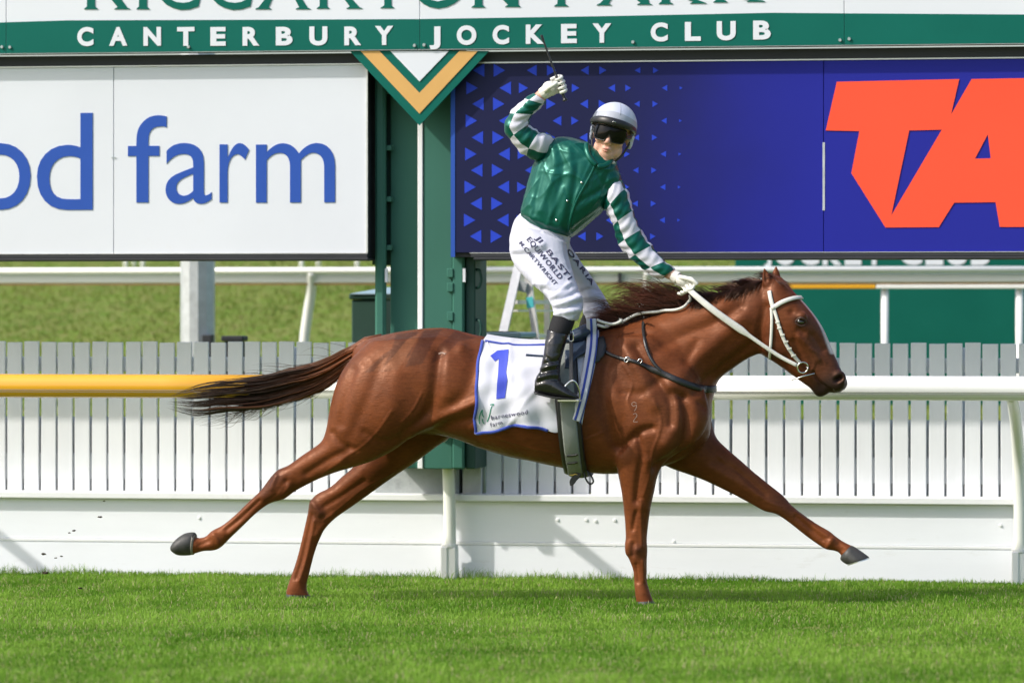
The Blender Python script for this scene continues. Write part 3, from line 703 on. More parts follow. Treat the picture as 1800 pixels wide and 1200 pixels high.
def carve(v, q, strokes, near=True):
    n = normals(v, q); p = to_px(v)
    face = np.clip((-n[:, 1] if near else n[:, 1]) * 1.6 + 0.15, 0, 1)
    out = v.copy()
    for amp, wd, ylo, yhi, line in strokes:
        pl = catmull(line, 5) if len(line) > 2 else np.array(line, float)
        d = seg_dist(p, pl); s = np.exp(-(d / wd) ** 2) * face
        s *= ((v[:, 1] - YH) >= ylo) & ((v[:, 1] - YH) <= yhi)
        out += n * (s * amp)[:, None]
    return out
def in_poly(p, poly):
    x = p[:, 0]; y = p[:, 1]; r = np.zeros(len(p), bool); P = np.asarray(poly, float); m = len(P)
    for i in range(m):
        x1, y1 = P[i]; x2, y2 = P[(i + 1) % m]
        c = ((y1 > y) != (y2 > y)) & (x < (x2 - x1) * (y - y1) / (y2 - y1 + 1e-12) + x1); r ^= c
    return r

# ------------------------------------------------------------------ the horse
HP = []
# trunk: top line / belly line
HP.append(loft_vf([
    (622, 612, 622, 690, 0, .06), (640, 599, 636, 728, 0, .14, -.0), (668, 590, 664, 752, 0, .205), (700, 583, 700, 762, 0, .235), (745, 577, 748, 764, 0, .25),
    (790, 577, 795, 770, 0, .25, -.08), (838, 589, 846, 788, 0, .255, -.1), (900, 599, 900, 804, 0, .265, -.08), (960, 602, 958, 816, 0, .27, -.05),
    (1020, 596, 1012, 826, 0, .26, -.06), (1062, 581, 1052, 832, 0, .235, -.12), (1110, 570, 1098, 832, 0, .21, -.2), (1160, 566, 1150, 824, 0, .19, -.1),
    (1205, 585, 1200, 806, 0, .17), (1236, 640, 1236, 782, 0, .12), (1250, 690, 1248, 765, 0, .06)], seg=36, n_exp=2.15))
# neck
HP.append(loft_vf([
    (1030, 590, 1130, 800, 0, .15), (1085, 572, 1215, 780, 0, .155, -.25), (1140, 557, 1249, 715, 0, .135, -.28), (1195, 538, 1262, 670, 0, .11, -.25), (1245, 519, 1290, 647, 0, .095, -.2),
    (1295, 505, 1318, 629, 0, .085, -.12), (1338, 492, 1340, 619, 0, .08), (1370, 500, 1352, 600, 0, .05)], seg=32))
# head
HP.append(loft_vf([
    (1352, 484, 1318, 560, 0, .055), (1373, 486, 1326, 604, 0, .085, .1), (1395, 512, 1338, 622, 0, .098, .2), (1416, 534, 1356, 634, 0, .102, .3), (1432, 553, 1375, 647, 0, .094, .25),
    (1445, 573, 1395, 661, 0, .078, .1), (1457, 599, 1411, 671, 0, .064, .0), (1468, 626, 1423, 677, 0, .056), (1479, 650, 1436, 680, 0, .056), (1487, 663, 1450, 687, 0, .056, .1), (1490, 674, 1466, 690, 0, .045), (1486, 683, 1475, 690, 0, .02)], seg=32, n_exp=2.3))
# lower jaw and chin
HP.append(loft_vf([(1400, 640, 1385, 652, 0, .035), (1418, 652, 1404, 668, 0, .04), (1437, 664, 1424, 682, 0, .038), (1447, 676, 1431, 692, 0, .036), (1455, 684, 1438, 697, 0, .03), (1459, 690, 1446, 697, 0, .014)], seg=16))
HP.append(ball_vf(1442, 688, 0, .024, .030, .020, R(-30)))
HP.append(ball_vf(1470, 683, 0, .030, .036, .018, R(-20)))
# cheek
for s in (-1, 1):
    HP.append(ball_vf(1371, 596, s * .062, .078, .028, .085, R(-30)))
    HP.append(ball_vf(1407, 560, s * .086, .035, .022, .026, R(-50)))      # brow
    HP.append(ball_vf(1474, 664, s * .040, .034, .021, .036, R(-40)))      # nostril wing
# near hind leg
NH = [(652, 598, 790, 590, -.10, .07), (622, 625, 806, 640, -.125, .10), (600, 655, 802, 690, -.135, .122), (588, 685, 786, 728, -.14, .128), (580, 718, 760, 752, -.14, .122), (575, 748, 728, 766, -.138, .11),
      (567, 772, 690, 792, -.135, .092), (552, 786, 648, 812, -.132, .078), (530, 801, 600, 827, -.13, .064), (507, 818, 562, 840, -.127, .053), (489, 825, 522, 861, -.125, .046), (475, 840, 499, 877, -.124, .043),
      (458, 862, 478, 883, -.122, .036), (440, 879, 455, 897, -.12, .029), (414, 904, 427, 924, -.118, .027), (392, 922, 404, 946, -.117, .030), (373, 932, 389, 961, -.117, .035), (362, 942, 376, 967, -.117, .033), (349, 945, 358, 968, -.117, .033), (338, 940, 340, 973, -.117, .041), (330, 940, 331, 973, -.117, .04)]
HP.append(loft_vf(NH, steps=3))
# far hind leg
FH = [(640, 600, 790, 600, .10, .07), (640, 640, 806, 660, .125, .10), (640, 690, 806, 725, .135, .12), (640, 740, 796, 762, .14, .12), (642, 790, 768, 784, .138, .105), (625, 816, 728, 814, .135, .088),
      (603, 836, 688, 840, .13, .068), (580, 856, 655, 864, .127, .055), (558, 867, 620, 889, .125, .047), (545, 882, 590, 910, .123, .043), (541, 902, 572, 928, .122, .037), (535, 928, 563, 945, .12, .030), (528, 958, 556, 962, .118, .027),
      (520, 988, 549, 986, .117, .027), (511, 1014, 543, 1010, .117, .032), (505, 1032, 539, 1028, .117, .036), (503, 1043, 541, 1041, .117, .037), (506, 1056, 550, 1056, .117, .040)]
HP.append(loft_vf(FH, steps=3))
# near fore leg with its shoulder
NF = [(1088, 590, 1150, 590, -.10, .045), (1062, 630, 1200, 630, -.125, .068), (1056, 680, 1236, 680, -.13, .085), (1062, 735, 1246, 735, -.135, .092), (1074, 780, 1226, 775, -.138, .090), (1080, 806, 1176, 806, -.138, .080), (1086, 828, 1157, 832, -.136, .068),
      (1092, 858, 1150, 864, -.132, .056), (1096, 890, 1143, 896, -.128, .048), (1099, 922, 1139, 926, -.124, .041), (1100, 948, 1137, 948, -.122, .041), (1100, 966, 1138, 966, -.121, .042), (1107, 985, 1137, 985, -.12, .034), (1113, 1002, 1137, 1001, -.119, .028), (1115, 1026, 1137, 1020, -.118, .028),
      (1117, 1046, 1142, 1038, -.118, .034), (1119, 1057, 1147, 1052, -.118, .036), (1124, 1066, 1152, 1064, -.118, .04)]
HP.append(loft_vf(NF, steps=3))
# far fore leg, stretched forward
FF = [(1150, 640, 1090, 680, .11, .06), (1215, 680, 1110, 750, .125, .085), (1246, 725, 1140, 800, .13, .09), (1258, 766, 1180, 824, .13, .082), (1276, 786, 1222, 838, .128, .068), (1300, 807, 1252, 850, .126, .056), (1330, 833, 1288, 868, .124, .047), (1356, 854, 1318, 884, .122, .042),
      (1377, 871, 1344, 898, .12, .042), (1391, 887, 1364, 903, .119, .041), (1408, 901, 1386, 917, .118, .032), (1434, 919, 1416, 941, .117, .027), (1458, 933, 1440, 958, .117, .031), (1469, 942, 1453, 965, .117, .034), (1482, 951, 1472, 969, .117, .031), (1498, 959, 1480, 978, .117, .037), (1503, 962, 1484, 984, .117, .035)]
HP.append(loft_vf(FF, steps=3))
# ears
def ear_rows(base, tip, half, w, hw):
    b = np.array(base, float); t = np.array(tip, float); d = t - b; n = np.array([d[1], -d[0]]) / np.linalg.norm(d)
    out = []
    for s, k, h in ((-.15, .75, 1.0), (.15, .95, 1.0), (.4, 1.0, .9), (.65, .72, .7), (.85, .36, .45), (1.0, .07, .15)):
        c = b + d * s; out.append((*(c - n * half * k), *(c + n * half * k), w, hw * h))
    return out
HP.append(loft_vf(ear_rows((1349, 501), (1343, 469), 9.0, -.045, .018), steps=3, seg=14))
HP.append(loft_vf(ear_rows((1364, 497), (1364, 466), 9.0, .05, .018), steps=3, seg=14))
hv, hq = skin(HP, 0.0054, 6)
# soften the joins between the pieces
hn = normals(hv, hq); hp = to_px(hv)
soft = np.clip((760 - np.abs(hp[:, 1] - 560) ) / 100, 0, 1) * ((hp[:, 0] < 1340) & (hp[:, 1] < 835)).astype(float)
hv = laplace(hv, hq, 14, 0.6, soft)
hv = laplace(hv, hq, 2, 0.5, 1 - soft)
N_, F_ = (-.6, .0), (.02, .6)
ST = [  # amplitude (m), width (photo px), lateral range, line
    (-.013, 11, -.6, 0, [(772, 622), (767, 660), (760, 705), (742, 738), (716, 758)]),     # flank / thigh groove
    (.012, 9, -.6, 0, [(722, 764), (752, 744), (790, 726), (836, 708)]),                    # stifle fold
    (-.010, 9, -.6, 0, [(745, 768), (785, 748), (835, 735)]),
    (.010, 12, -.6, 0, [(811, 612)]),                                                       # point of hip
    (-.008, 14, -.6, 0, [(836, 630), (822, 680), (800, 710)]),
    (.006, 26, -.6, 0, [(785, 650), (790, 690)]),
    (-.0045, 13, -.6, 0, [(668, 640), (650, 690), (628, 740), (610, 775)]),                  # hamstring groove
    (.006, 18, -.6, 0, [(700, 660), (690, 710), (668, 760)]),
    (-.005, 9, -.6, 0, [(620, 650), (606, 700), (600, 745)]),
    (-.007, 8, -.6, 0, [(612, 790), (580, 806), (540, 832)]),                               # gaskin
    (.006, 9, -.6, 0, [(600, 812), (560, 832), (530, 848)]),
    (-.006, 5, -.6, 0, [(503, 845), (493, 865), (470, 884)]),                               # hock
    (.005, 4, -.6, 0, [(486, 836), (478, 858)]),
    (-.006, 4, -.6, 0, [(455, 880), (425, 908), (398, 930)]),                               # cannon tendon
    (-.006, 4.5, .02, .6, [(548, 905), (540, 940), (530, 985), (520, 1015)]),
    (.005, 6, .02, .6, [(585, 905), (556, 940)]),
    (-.006, 6, .02, .6, [(640, 845), (600, 872), (570, 890)]),
    (-.014, 12, -.6, 0, [(1064, 640), (1060, 690), (1068, 740), (1082, 782)]),              # behind the shoulder
    (.010, 22, -.6, 0, [(1095, 700), (1110, 745)]),                                         # triceps
    (-.010, 7, -.6, 0, [(1088, 790), (1105, 775), (1128, 757), (1146, 752)]),
    (-.010, 8, -.6, 0, [(1118, 610), (1150, 660), (1178, 705), (1180, 745)]),               # front of the shoulder blade
    (.009, 13, -.6, 0, [(1100, 610), (1128, 660), (1150, 712)]),
    (-.012, 8, -.6, 0, [(1150, 822), (1185, 803), (1203, 775), (1207, 735), (1200, 700)]),  # breast
    (.009, 12, -.6, 0, [(1170, 780), (1186, 750), (1188, 715)]),
    (-.008, 6, -.6, 0, [(1122, 770), (1128, 800), (1122, 840), (1118, 880)]),               # forearm groove
    (.006, 8, -.6, 0, [(1140, 810), (1138, 850), (1132, 890)]),
    (-.006, 4, -.6, 0, [(1118, 900), (1112, 930)]),
    (.006, 7, -.6, 0, [(1120, 966)]),
    (-.006, 4, -.6, 0, [(1118, 992), (1121, 1022)]),
    (-.007, 6, .02, .6, [(1270, 812), (1310, 838), (1345, 868)]),
    (.006, 8, .02, .6, [(1250, 822), (1300, 850), (1330, 870)]),
    (-.006, 4, .02, .6, [(1400, 908), (1428, 932), (1446, 948)]),
    (-.009, 9, -.6, 0, [(1322, 604), (1285, 634), (1245, 664), (1222, 690)]),               # jugular groove
    (.009, 15, -.6, 0, [(1305, 560), (1262, 598), (1215, 640), (1180, 680)]),
    (-.007, 10, -.6, 0, [(1300, 540), (1250, 570), (1200, 590), (1150, 618)]),
    (.006, 16, -.6, 0, [(1270, 540), (1210, 558), (1150, 580)]),
    (-.008, 8, -.6, 0, [(1346, 540), (1338, 575), (1336, 605)]),                            # behind the jaw
    (.006, 5, -.6, 0, [(1404, 592), (1424, 612), (1438, 632)]),                             # facial crest
    (-.006, 7, -.6, 0, [(1430, 590), (1446, 614)]),
    (-.006, 6, -.6, 0, [(1396, 600), (1408, 630), (1416, 650)]),
    (-.006, 6, -.6, 0, [(1392, 548)]), (-.006, 6, -.6, 0, [(1406, 578), (1412, 584)]),
    (-.010, 4.5, -.6, 0, [(1404, 564), (1412, 567)]),                                       # eye socket
    (-.020, 4.5, -.6, 0, [(1471, 668), (1478, 664)]),                                       # nostril
    (-.013, 2.8, -.6, 0, [(1429, 654), (1435, 665), (1442, 675), (1451, 682), (1462, 688)]),             # mouth
    (-.008, 4, -.1, 0, [(1347, 492), (1345, 480)]),
    # veins and tendons
    (.0028, 2.2, -.6, 0, [(1150, 705), (1162, 735), (1158, 765), (1148, 790), (1142, 830), (1130, 870)]), (.0024, 2.0, -.6, 0, [(1095, 640), (1112, 672), (1105, 705), (1118, 735)]),
    (.0024, 2.0, -.6, 0, [(690, 720), (668, 752), (640, 782), (600, 808), (560, 836)]), (.0022, 2.0, -.6, 0, [(742, 690), (726, 720), (706, 742)]), (.0024, 2.0, -.6, 0, [(1060, 760), (1030, 772), (1000, 780)]),
    (.0022, 2, -.6, 0, [(880, 770), (930, 786), (975, 796)]), (.0022, 1.8, -.6, 0, [(1412, 600), (1424, 620), (1432, 636), (1428, 650)]), (.0022, 1.8, -.6, 0, [(1420, 612), (1440, 622), (1452, 640)]),
    (.0035, 3, .02, .6, [(1262, 800), (1300, 838), (1342, 876), (1372, 890)]), (.003, 2.4, .02, .6, [(690, 830), (640, 858), (600, 890), (570, 912)]), (.0035, 2.6, .02, .6, [(552, 915), (546, 950), (536, 990), (526, 1020)]),
    (.004, 3, -.6, 0, [(500, 852), (486, 872), (462, 890), (430, 915), (404, 938)]), (.004, 3, -.6, 0, [(1126, 880), (1127, 930), (1128, 960)]), (.004, 2.6, -.6, 0, [(1130, 985), (1131, 1020)]), (.004, 2.6, .02, .6, [(1398, 900), (1430, 925), (1455, 942)]),
    (.006, 5, -.6, 0, [(376, 940), (384, 955)]), (.006, 5, .02, .6, [(1462, 948), (1455, 960)]), (-.005, 5, -.6, 0, [(366, 950), (352, 957)]), (-.005, 5, .02, .6, [(1474, 956), (1480, 966)]),
    (.006, 7, -.6, 0, [(1104, 955), (1103, 972)]), (-.005, 4, -.6, 0, [(1112, 975), (1113, 955)]), (.007, 6, .02, .6, [(550, 884), (562, 902)]), (.006, 6, -.6, 0, [(494, 868), (506, 856)]),
    (-.006, 10, -.6, 0, [(870, 640), (860, 700), (850, 752)]), (-.004, 8, -.6, 0, [(1225, 600), (1205, 640)]), (-.005, 8, -.6, 0, [(1168, 660), (1130, 690), (1095, 690)]), (.005, 10, -.6, 0, [(1220, 700), (1226, 740), (1216, 772)]),
    (-.006, 7, -.6, 0, [(1180, 690), (1215, 700), (1240, 716)]), (-.005, 7, -.6, 0, [(640, 760), (672, 775), (702, 770)]), (-.005, 6, -.6, 0, [(585, 760), (600, 780), (625, 790)]),
]
ST = [(a * 1.35, w_ * .95, lo_, hi_, l_) for a, w_, lo_, hi_, l_ in ST]
hv = carve(hv, hq, ST)
hv = laplace(hv, hq, 1, 0.5)
# uneven muscle and vein relief
def vnoise(p, scale, seed):
    rs = np.random.default_rng(seed); out = np.zeros(len(p))
    for k in range(6):
        d = rs.normal(size=3); d /= np.linalg.norm(d); out += np.sin((p @ d) * scale * rs.uniform(.6, 1.6) + rs.uniform(0, 6.28))
    return out / 6
hn = normals(hv, hq)
hv = hv + hn * (0.0035 * vnoise(hv, 22, 3) + 0.0015 * vnoise(hv, 60, 4))[:, None] * np.clip((900 - to_px(hv)[:, 1]) / 80, 0.1, 1)[:, None]
hp = to_px(hv); hn = normals(hv, hq)
# coat colour: chestnut, darker points, quarter marks brushed on the croup, blaze, dark muzzle
coat = np.tile(np.array([.142, .0415, .0138]), (len(hv), 1))
def blend(c, m): 
    global coat
    coat = coat * (1 - m[:, None]) + np.array(c) * m[:, None]
nz = vnoise(hv, 9, 11) * 0.5 + vnoise(hv, 23, 12) * 0.5
blend((.195, .062, .023), np.clip(nz * 1.5, 0, .85)); blend((.085, .026, .012), np.clip(-nz * 1.5, 0, .85))
dk = lambda line, wd: np.exp(-(seg_dist(hp, line) / wd) ** 2)
nearm = (hv[:, 1] < YH + .02).astype(float)
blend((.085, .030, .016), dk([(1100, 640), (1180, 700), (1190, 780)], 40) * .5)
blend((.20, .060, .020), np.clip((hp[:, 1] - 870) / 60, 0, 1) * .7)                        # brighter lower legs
blend((.07, .026, .018), dk([(487, 832), (478, 850), (466, 866)], 11) * .8 * nearm)
blend((.09, .033, .02), dk([(548, 885), (562, 905)], 13) * .7)
blend((.09, .036, .022), dk([(1370, 880), (1384, 898)], 16) * .6)
blend((.06, .026, .02), dk([(1118, 968)], 14) * .7)
blend((.085, .038, .026), np.clip((hp[:, 0] - 1395) / 40, 0, 1) * .55 * (hp[:, 1] < 705))
blend((.018, .015, .0145), np.clip((hp[:, 0] * .56 + hp[:, 1] * .83 - 1347) / 24, 0, 1) * .92 * (hp[:, 0] > 1400) * (hp[:, 1] < 705))
blend((.05, .025, .018), dk([(1402, 562), (1414, 567)], 9) * .8)
blend((.02, .012, .012), dk([(1471, 668), (1478, 665)], 5) * .9 * (np.abs(hv[:, 1] - YH) < .1))
blend((.045, .02, .015), dk([(1347, 488)], 5) * .5)
# blaze down the face
fx = hv[:, 1] - YH
blend((.75, .72, .70), (np.clip((.040 - np.abs(fx)) / .012, 0, 1) * np.clip((hn[:, 0] * .83 + hn[:, 2] * .56 - .55) / .2, 0, 1) * (hp[:, 0] > 1402) * (hp[:, 1] > 515) * (hp[:, 1] < 622)))
# quarter marks
qm = [([(675, 622), (712, 598), (722, 606), (700, 650), (640, 655), (655, 640)], .8), ([(696, 588), (735, 582), (720, 626), (686, 646), (690, 610)], .75),
      ([(745, 580), (778, 578), (762, 600), (742, 640), (712, 645), (728, 612)], .75), ([(800, 582), (836, 594), (806, 600), (782, 626), (756, 640), (772, 606)], .6)]
for pl, a in qm: blend((.048, .015, .008), in_poly(hp, pl) * a * (hn[:, 1] < .2))
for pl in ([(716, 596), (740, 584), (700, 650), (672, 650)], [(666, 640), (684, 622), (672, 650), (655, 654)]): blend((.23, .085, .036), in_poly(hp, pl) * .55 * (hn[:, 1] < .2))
blend((.10, .035, .018), np.clip((hp[:, 1] - 560) / 30, 0, 0.0))
coat = laplace(np.clip(coat, 0, 1), hq, 1, .5)
coat *= (1 + .10 * vnoise(hv * np.array([.5, 1, 1]), 130, 31) + .10 * vnoise(hv, 48, 32) + np.random.default_rng(3).normal(0, .05, len(hv)))[:, None]
coat = np.clip(coat * np.array([.80, .76, .74]), .002, 1)
M_coat = attr_mat('horse_coat', 'tint', rough=.46, spec=.40, sheen=.0, bump=.26, bscale=150, noise=.40, nscale=95, stretch=(.25, 1, 1.0), rvar=.10, bump2=.10)
M_coat.node_tree.nodes['Principled BSDF'].inputs['Specular Tint'].default_value = (.95, .50, .32, 1)
horse = thing('horse', 'chestnut racehorse at full stretch with a long dark tail and a white blaze', 'horse', (float(at(900, 1060, YH)[0]), YH, 0.0))
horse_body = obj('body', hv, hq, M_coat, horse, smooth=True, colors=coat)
HB = BVHTree.FromPolygons([tuple(p) for p in hv], hq.tolist())
# ------------------------------------------------------------------ horse: hooves, eyes, mane, tail
CAMV = Vector((0, 0, CAM_Z))
def cast(px, py, bvh=None):
    d = FW + RT * ((px - 900.0) / FPX) + np.array([0, 0, (550.0 - py) / FPX])
    h = (bvh or HB).ray_cast(CAMV, Vector(d).normalized())
    return (np.array(h[0]), np.array(h[1])) if h[0] is not None else (None, None)
def on_skin(pts, off, n=5, bvh=None, w_default=-.1):
    "points of a line of the photograph laid on a surface (offset outwards), with the normals"
    P = catmull(pts, n) if len(pts) > 2 else np.array([np.array(pts[0]) * (1 - t) + np.array(pts[1]) * t for t in np.linspace(0, 1, n + 1)])
    out = []; nn = []; last = None
    for p in P:
        h, m = cast(p[0], p[1], bvh)
        if h is None:
            Yl = last if last is not None else YH + w_default
            h = at(p[0], p[1], Yl); m = np.array([0, -1.0, 0.3])
        else: last = h[1]
        m = m / np.linalg.norm(m); out.append(h + m * off); nn.append(m)
    out = np.array(out); nn = np.array(nn)
    if len(out) > 4:
        for _ in range(2):
            out[1:-1] = .5 * out[1:-1] + .25 * (out[:-2] + out[2:]); nn[1:-1] = .5 * nn[1:-1] + .25 * (nn[:-2] + nn[2:])
    nn /= np.linalg.norm(nn, axis=1)[:, None]
    return out, nn
def mirror(P):
    P = np.array(P).copy(); P[:, 1] = 2 * YH - P[:, 1]; return P
M_hoof = mat('hoof_horn', (.045, .045, .042), .5, .4, noise=.35, nscale=40, stretch=(1, 1, 1), bump=.15, bscale=120)
M_shoe = mat('racing_plate', (.75, .75, .72), .3, .5, metal=.8)
M_hoofl = mat('hoof_pale', (.25, .23, .19), .6, .3, noise=.3, nscale=50)
hoof = obj('hoof', *loft_vf([(345, 940, 341, 973, -.117, .030), (341, 935, 336, 975, -.117, .046), (325, 937, 324, 976, -.117, .052), (311, 946, 312, 975, -.117, .050), (302, 957, 304, 970, -.117, .034), (300, 962, 301, 967, -.117, .01)], 4, 20), M_hoof, horse, smooth=True)
obj('coronet', *loft_vf([(344.5, 938, 340.5, 974.5, -.117, .040), (341, 935.5, 337, 974.8, -.117, .0468)], 2, 20), M_hoofl, hoof, smooth=True)
hoof = obj('hoof', *loft_vf([(1497, 958, 1478, 977, .117, .036), (1503, 961, 1477, 982, .117, .045), (1515, 969, 1481, 987, .117, .052), (1526, 977, 1486, 990, .117, .056), (1528, 979, 1488, 991.3, .117, .055)], 4, 20), M_hoof, horse, smooth=True)
obj('racing_plate', *loft_vf([(1528.5, 979.6, 1489, 991.7, .117, .057), (1529, 981.2, 1490.5, 993.2, .117, .057)], 1, 20), M_shoe, hoof)
hoof = obj('hoof', *loft_vf([(503, 1043, 543, 1045, .117, .036), (502, 1047, 547, 1047.5, .117, .044), (500, 1058, 555, 1058, .117, .052)], 3, 20), M_hoof, horse, smooth=True)
hoof = obj('hoof', *loft_vf([(1119, 1056, 1147, 1054, -.118, .034), (1119, 1060, 1151, 1059, -.118, .044), (1117, 1072, 1158, 1072, -.118, .052)], 3, 20), M_hoof, horse, smooth=True)
M_eye = mat('eye_dark', (.006, .004, .003), .06, .8, coat=1.0)
def eye_at(px, py):
    h, n = cast(px, py)
    for s in (1, -1):
        c_ = h + n * -.004; c_ = c_ if s == 1 else np.array([c_[0], 2 * YH - c_[1], c_[2]])
        bm = bmesh.new(); bmesh.ops.create_uvsphere(bm, u_segments=20, v_segments=12, radius=.0165)
        for v in bm.verts: v.co = Vector((v.co.x * 1.15, v.co.y * .8, v.co.z * .85)) + Vector(c_)
        obj('eye', *bm_vf(bm), M_eye, horse, smooth=True)
    # lids
    for off, rad, line in ((.004, .0045, [(1397, 566), (1402, 560), (1409, 558), (1416, 563), (1418, 569)]), (.003, .0035, [(1398, 568), (1404, 572), (1411, 573), (1417, 570)])):
        P, _ = on_skin(line, off, 4); obj('eyelid', *tube_vf(P, rad * np.sin(np.linspace(.4, 2.74, len(P))), 8), M_lid_dark, horse, smooth=True)
M_lid_dark = mat('eyelid_skin', (.055, .028, .02), .5, .4)
eye_at(1408, 565.5)

def hair_vf(strands, seg=3):
    "strands: list of (points, root radius); thin tapering three-sided hairs in one mesh with a tint per strand"
    V = []; F = []; C = []; n = 0
    for P, r, c0, c1 in strands:
        m = len(P); T = np.gradient(P, axis=0); T /= np.linalg.norm(T, axis=1)[:, None] + 1e-9
        u = np.cross(T, [0.1, 1, 0.15]); u /= np.linalg.norm(u, axis=1)[:, None] + 1e-9; w = np.cross(u, T)
        t = np.linspace(0, 1, m); rad = r * np.clip(1.05 - t ** 2.5, .08, 1)
        ring = []
        for k in range(seg):
            a = 2 * math.pi * k / seg; ring.append(P + (u * math.cos(a) + w * math.sin(a)) * rad[:, None])
        V.append(np.stack(ring, 1).reshape(-1, 3)); ts = np.clip((t - .18) / .55, 0, 1)[:, None]; ts = ts * ts * (3 - 2 * ts); C.append(np.repeat(c0[None] * (1 - ts) + c1[None] * ts, seg, 0))
        for i in range(m - 1):
            for k in range(seg): F.append([n + i * seg + k, n + i * seg + (k + 1) % seg, n + (i + 1) * seg + (k + 1) % seg, n + (i + 1) * seg + k])
        n += m * seg
    return np.concatenate(V), F, np.concatenate(C)
M_hair = attr_mat('horse_hair', 'tint', rough=.40, spec=.6, noise=.25, nscale=60)
M_hair.node_tree.nodes['Principled BSDF'].inputs['Specular Tint'].default_value = (1, .72, .55, 1)
rs = np.random.default_rng(5)
def px_strand(P2, W): return np.array([at(p[0], p[1], YH + w) for p, w in zip(P2, W)])
# tail: locks fanning out between an upper and a lower outline
up = catmull([(662, 592), (640, 597), (612, 606), (580, 623), (545, 640), (510, 650), (470, 662), (430, 668), (390, 670), (345, 678), (300, 694)], 10)
lo = catmull([(640, 622), (622, 640), (600, 664), (572, 684), (535, 698), (500, 706), (465, 716), (425, 722), (385, 724), (340, 728), (286, 712)], 10)
st = []
NL = 84
for li in range(NL):
    f0 = (li + .5) / NL + rs.normal(0, .02); ph1, ph2 = rs.uniform(0, 6.28, 2); amp = rs.uniform(.03, .13); wl = rs.normal(0, .035); end = rs.uniform(.62, 1.0) if rs.random() < .5 else rs.uniform(.88, 1.0)
    shade = rs.uniform(.5, 1.5); redk = rs.random()
    for k in range(26):
        e_ = end * rs.uniform(.86, 1.0); tt = np.linspace(0, e_, 14); kk = tt * (len(up) - 1); i0 = np.clip(kk.astype(int), 0, len(up) - 2); fr_ = (kk - i0)[:, None]
        U = up[i0] * (1 - fr_) + up[i0 + 1] * fr_; L_ = lo[i0] * (1 - fr_) + lo[i0 + 1] * fr_
        sp = rs.normal(0, .022) * (1 - .75 * (tt / e_) ** 2) + rs.normal(0, .035) * np.clip(tt - .7, 0, 1) * 2
        ff = .5 + (f0 - .5) * np.clip(.6 + .8 * tt, 0, 1.02) + amp * np.sin(tt * 6.5 + ph1) * tt + .04 * np.sin(tt * 13 + ph2) * tt + sp
        P2 = U * (1 - ff[:, None]) + L_ * ff[:, None]
        W = wl * tt + rs.normal(0, .010) + rs.normal(0, .02) * tt + .03 * np.sin(tt * 5 + ph2) * tt
        red = np.array([.21, .066, .022]); dark = np.array([.020, .013, .012]); mid = np.array([.10, .036, .018]); g_ = shade * rs.uniform(.75, 1.25)
        tip = mid if redk < .3 and rs.random() < .7 else dark
        st.append((px_strand(P2, W), rs.uniform(.0011, .0024), red * g_, tip * g_))
for i in range(150):   # loose hairs
    x0 = rs.uniform(420, 620); k = int(np.argmin(np.abs(up[:, 0] - x0))); below = rs.random() < .85
    b0 = (lo if below else up)[min(k, len(up) - 2)]; tt = np.linspace(0, 1, 8)
    d = np.array([-rs.uniform(30, 90), rs.uniform(2, 28) if below else rs.uniform(-6, 10)])
    P2 = b0 + d * tt[:, None] + np.stack([0 * tt, rs.normal(0, 7) * np.sin(tt * 3)], -1)
    st.append((px_strand(P2, rs.normal(0, .04) * tt), .0009, np.array([.06, .028, .018]), np.array([.04, .022, .016])))
v_, f_, c_ = hair_vf(st); obj('tail', v_, f_, M_hair, horse, smooth=True, colors=c_)
obj('dock', *tube_vf(np.array([at(x, y, YH) for x, y in ((672, 600), (645, 604), (615, 622), (580, 645), (545, 664))]), [.035, .032, .028, .02, .008], 10), M_coat, horse, smooth=True, colors=None)
o_ = bpy.data.objects['dock']; ca = o_.data.color_attributes.new('tint', 'FLOAT_COLOR', 'POINT'); ca.data.foreach_set('color', np.tile([.12, .042, .02, 1], len(o_.data.vertices)).astype(np.float32))
# mane and forelock
crest = catmull([(1068, 580), (1090, 573), (1120, 563), (1160, 551), (1200, 537), (1245, 519), (1295, 505), (1338, 491)], 8)
st = []
for li in range(120):
    u = rs.random() ** .9; k = u * (len(crest) - 1); k0 = int(min(k, len(crest) - 2)); r0 = crest[k0] * (1 - k + k0) + crest[k0 + 1] * (k - k0); x = r0[0]
    blow = np.interp(x, [1070, 1120, 1180, 1215, 1235, 1340], [.45, 1.0, 1.25, 1.05, .5, .5]); ln0 = rs.uniform(45, 92) * blow + 8; side = x > 1228 and rs.random() < .55
    rise0 = rs.uniform(.05, .85); curl = rs.uniform(-.8, 1.2); w1 = rs.normal(-.012, .03); shade = rs.uniform(.55, 1.5); hang = rs.uniform(8, 24)
    for q in range(22):
        tt = np.linspace(0, 1, 10); ln = ln0 * rs.uniform(.7, 1.08); rise = rise0 + rs.normal(0, .07); xx = r0 + np.array([rs.normal(0, 5), 0]); xx[1] = np.interp(xx[0], crest[:, 0], crest[:, 1])
        dx = -ln * .86 * tt; dy = -ln * rise * np.sin(tt * 2.1) * .62 + ln * .16 * tt ** 2 * curl + rs.normal(0, 2.5) * tt ** 2
        if x > 1228:
            if side: dx = dx * .55; dy = hang * tt * rs.uniform(.8, 1.2) - 4 * np.sin(tt * 3)
            else: dx = dx * .75; dy = dy * .62 - 1
        w0 = rs.normal(0, .012); W = w0 + (w1 + rs.normal(0, .008)) * tt
        if side: W = w0 - (.05 + .02 * rs.random()) * np.sqrt(tt)
        P2 = np.stack([xx[0] + dx, xx[1] + 3 + dy], -1); g_ = shade * rs.uniform(.75, 1.25)
        c0 = np.array([.045, .019, .014]) * g_; c1 = (np.array([.125, .042, .028]) if x < 1228 else np.array([.05, .02, .014])) * g_
        st.append((px_strand(P2, W), rs.uniform(.0009, .0018), c0, c1))
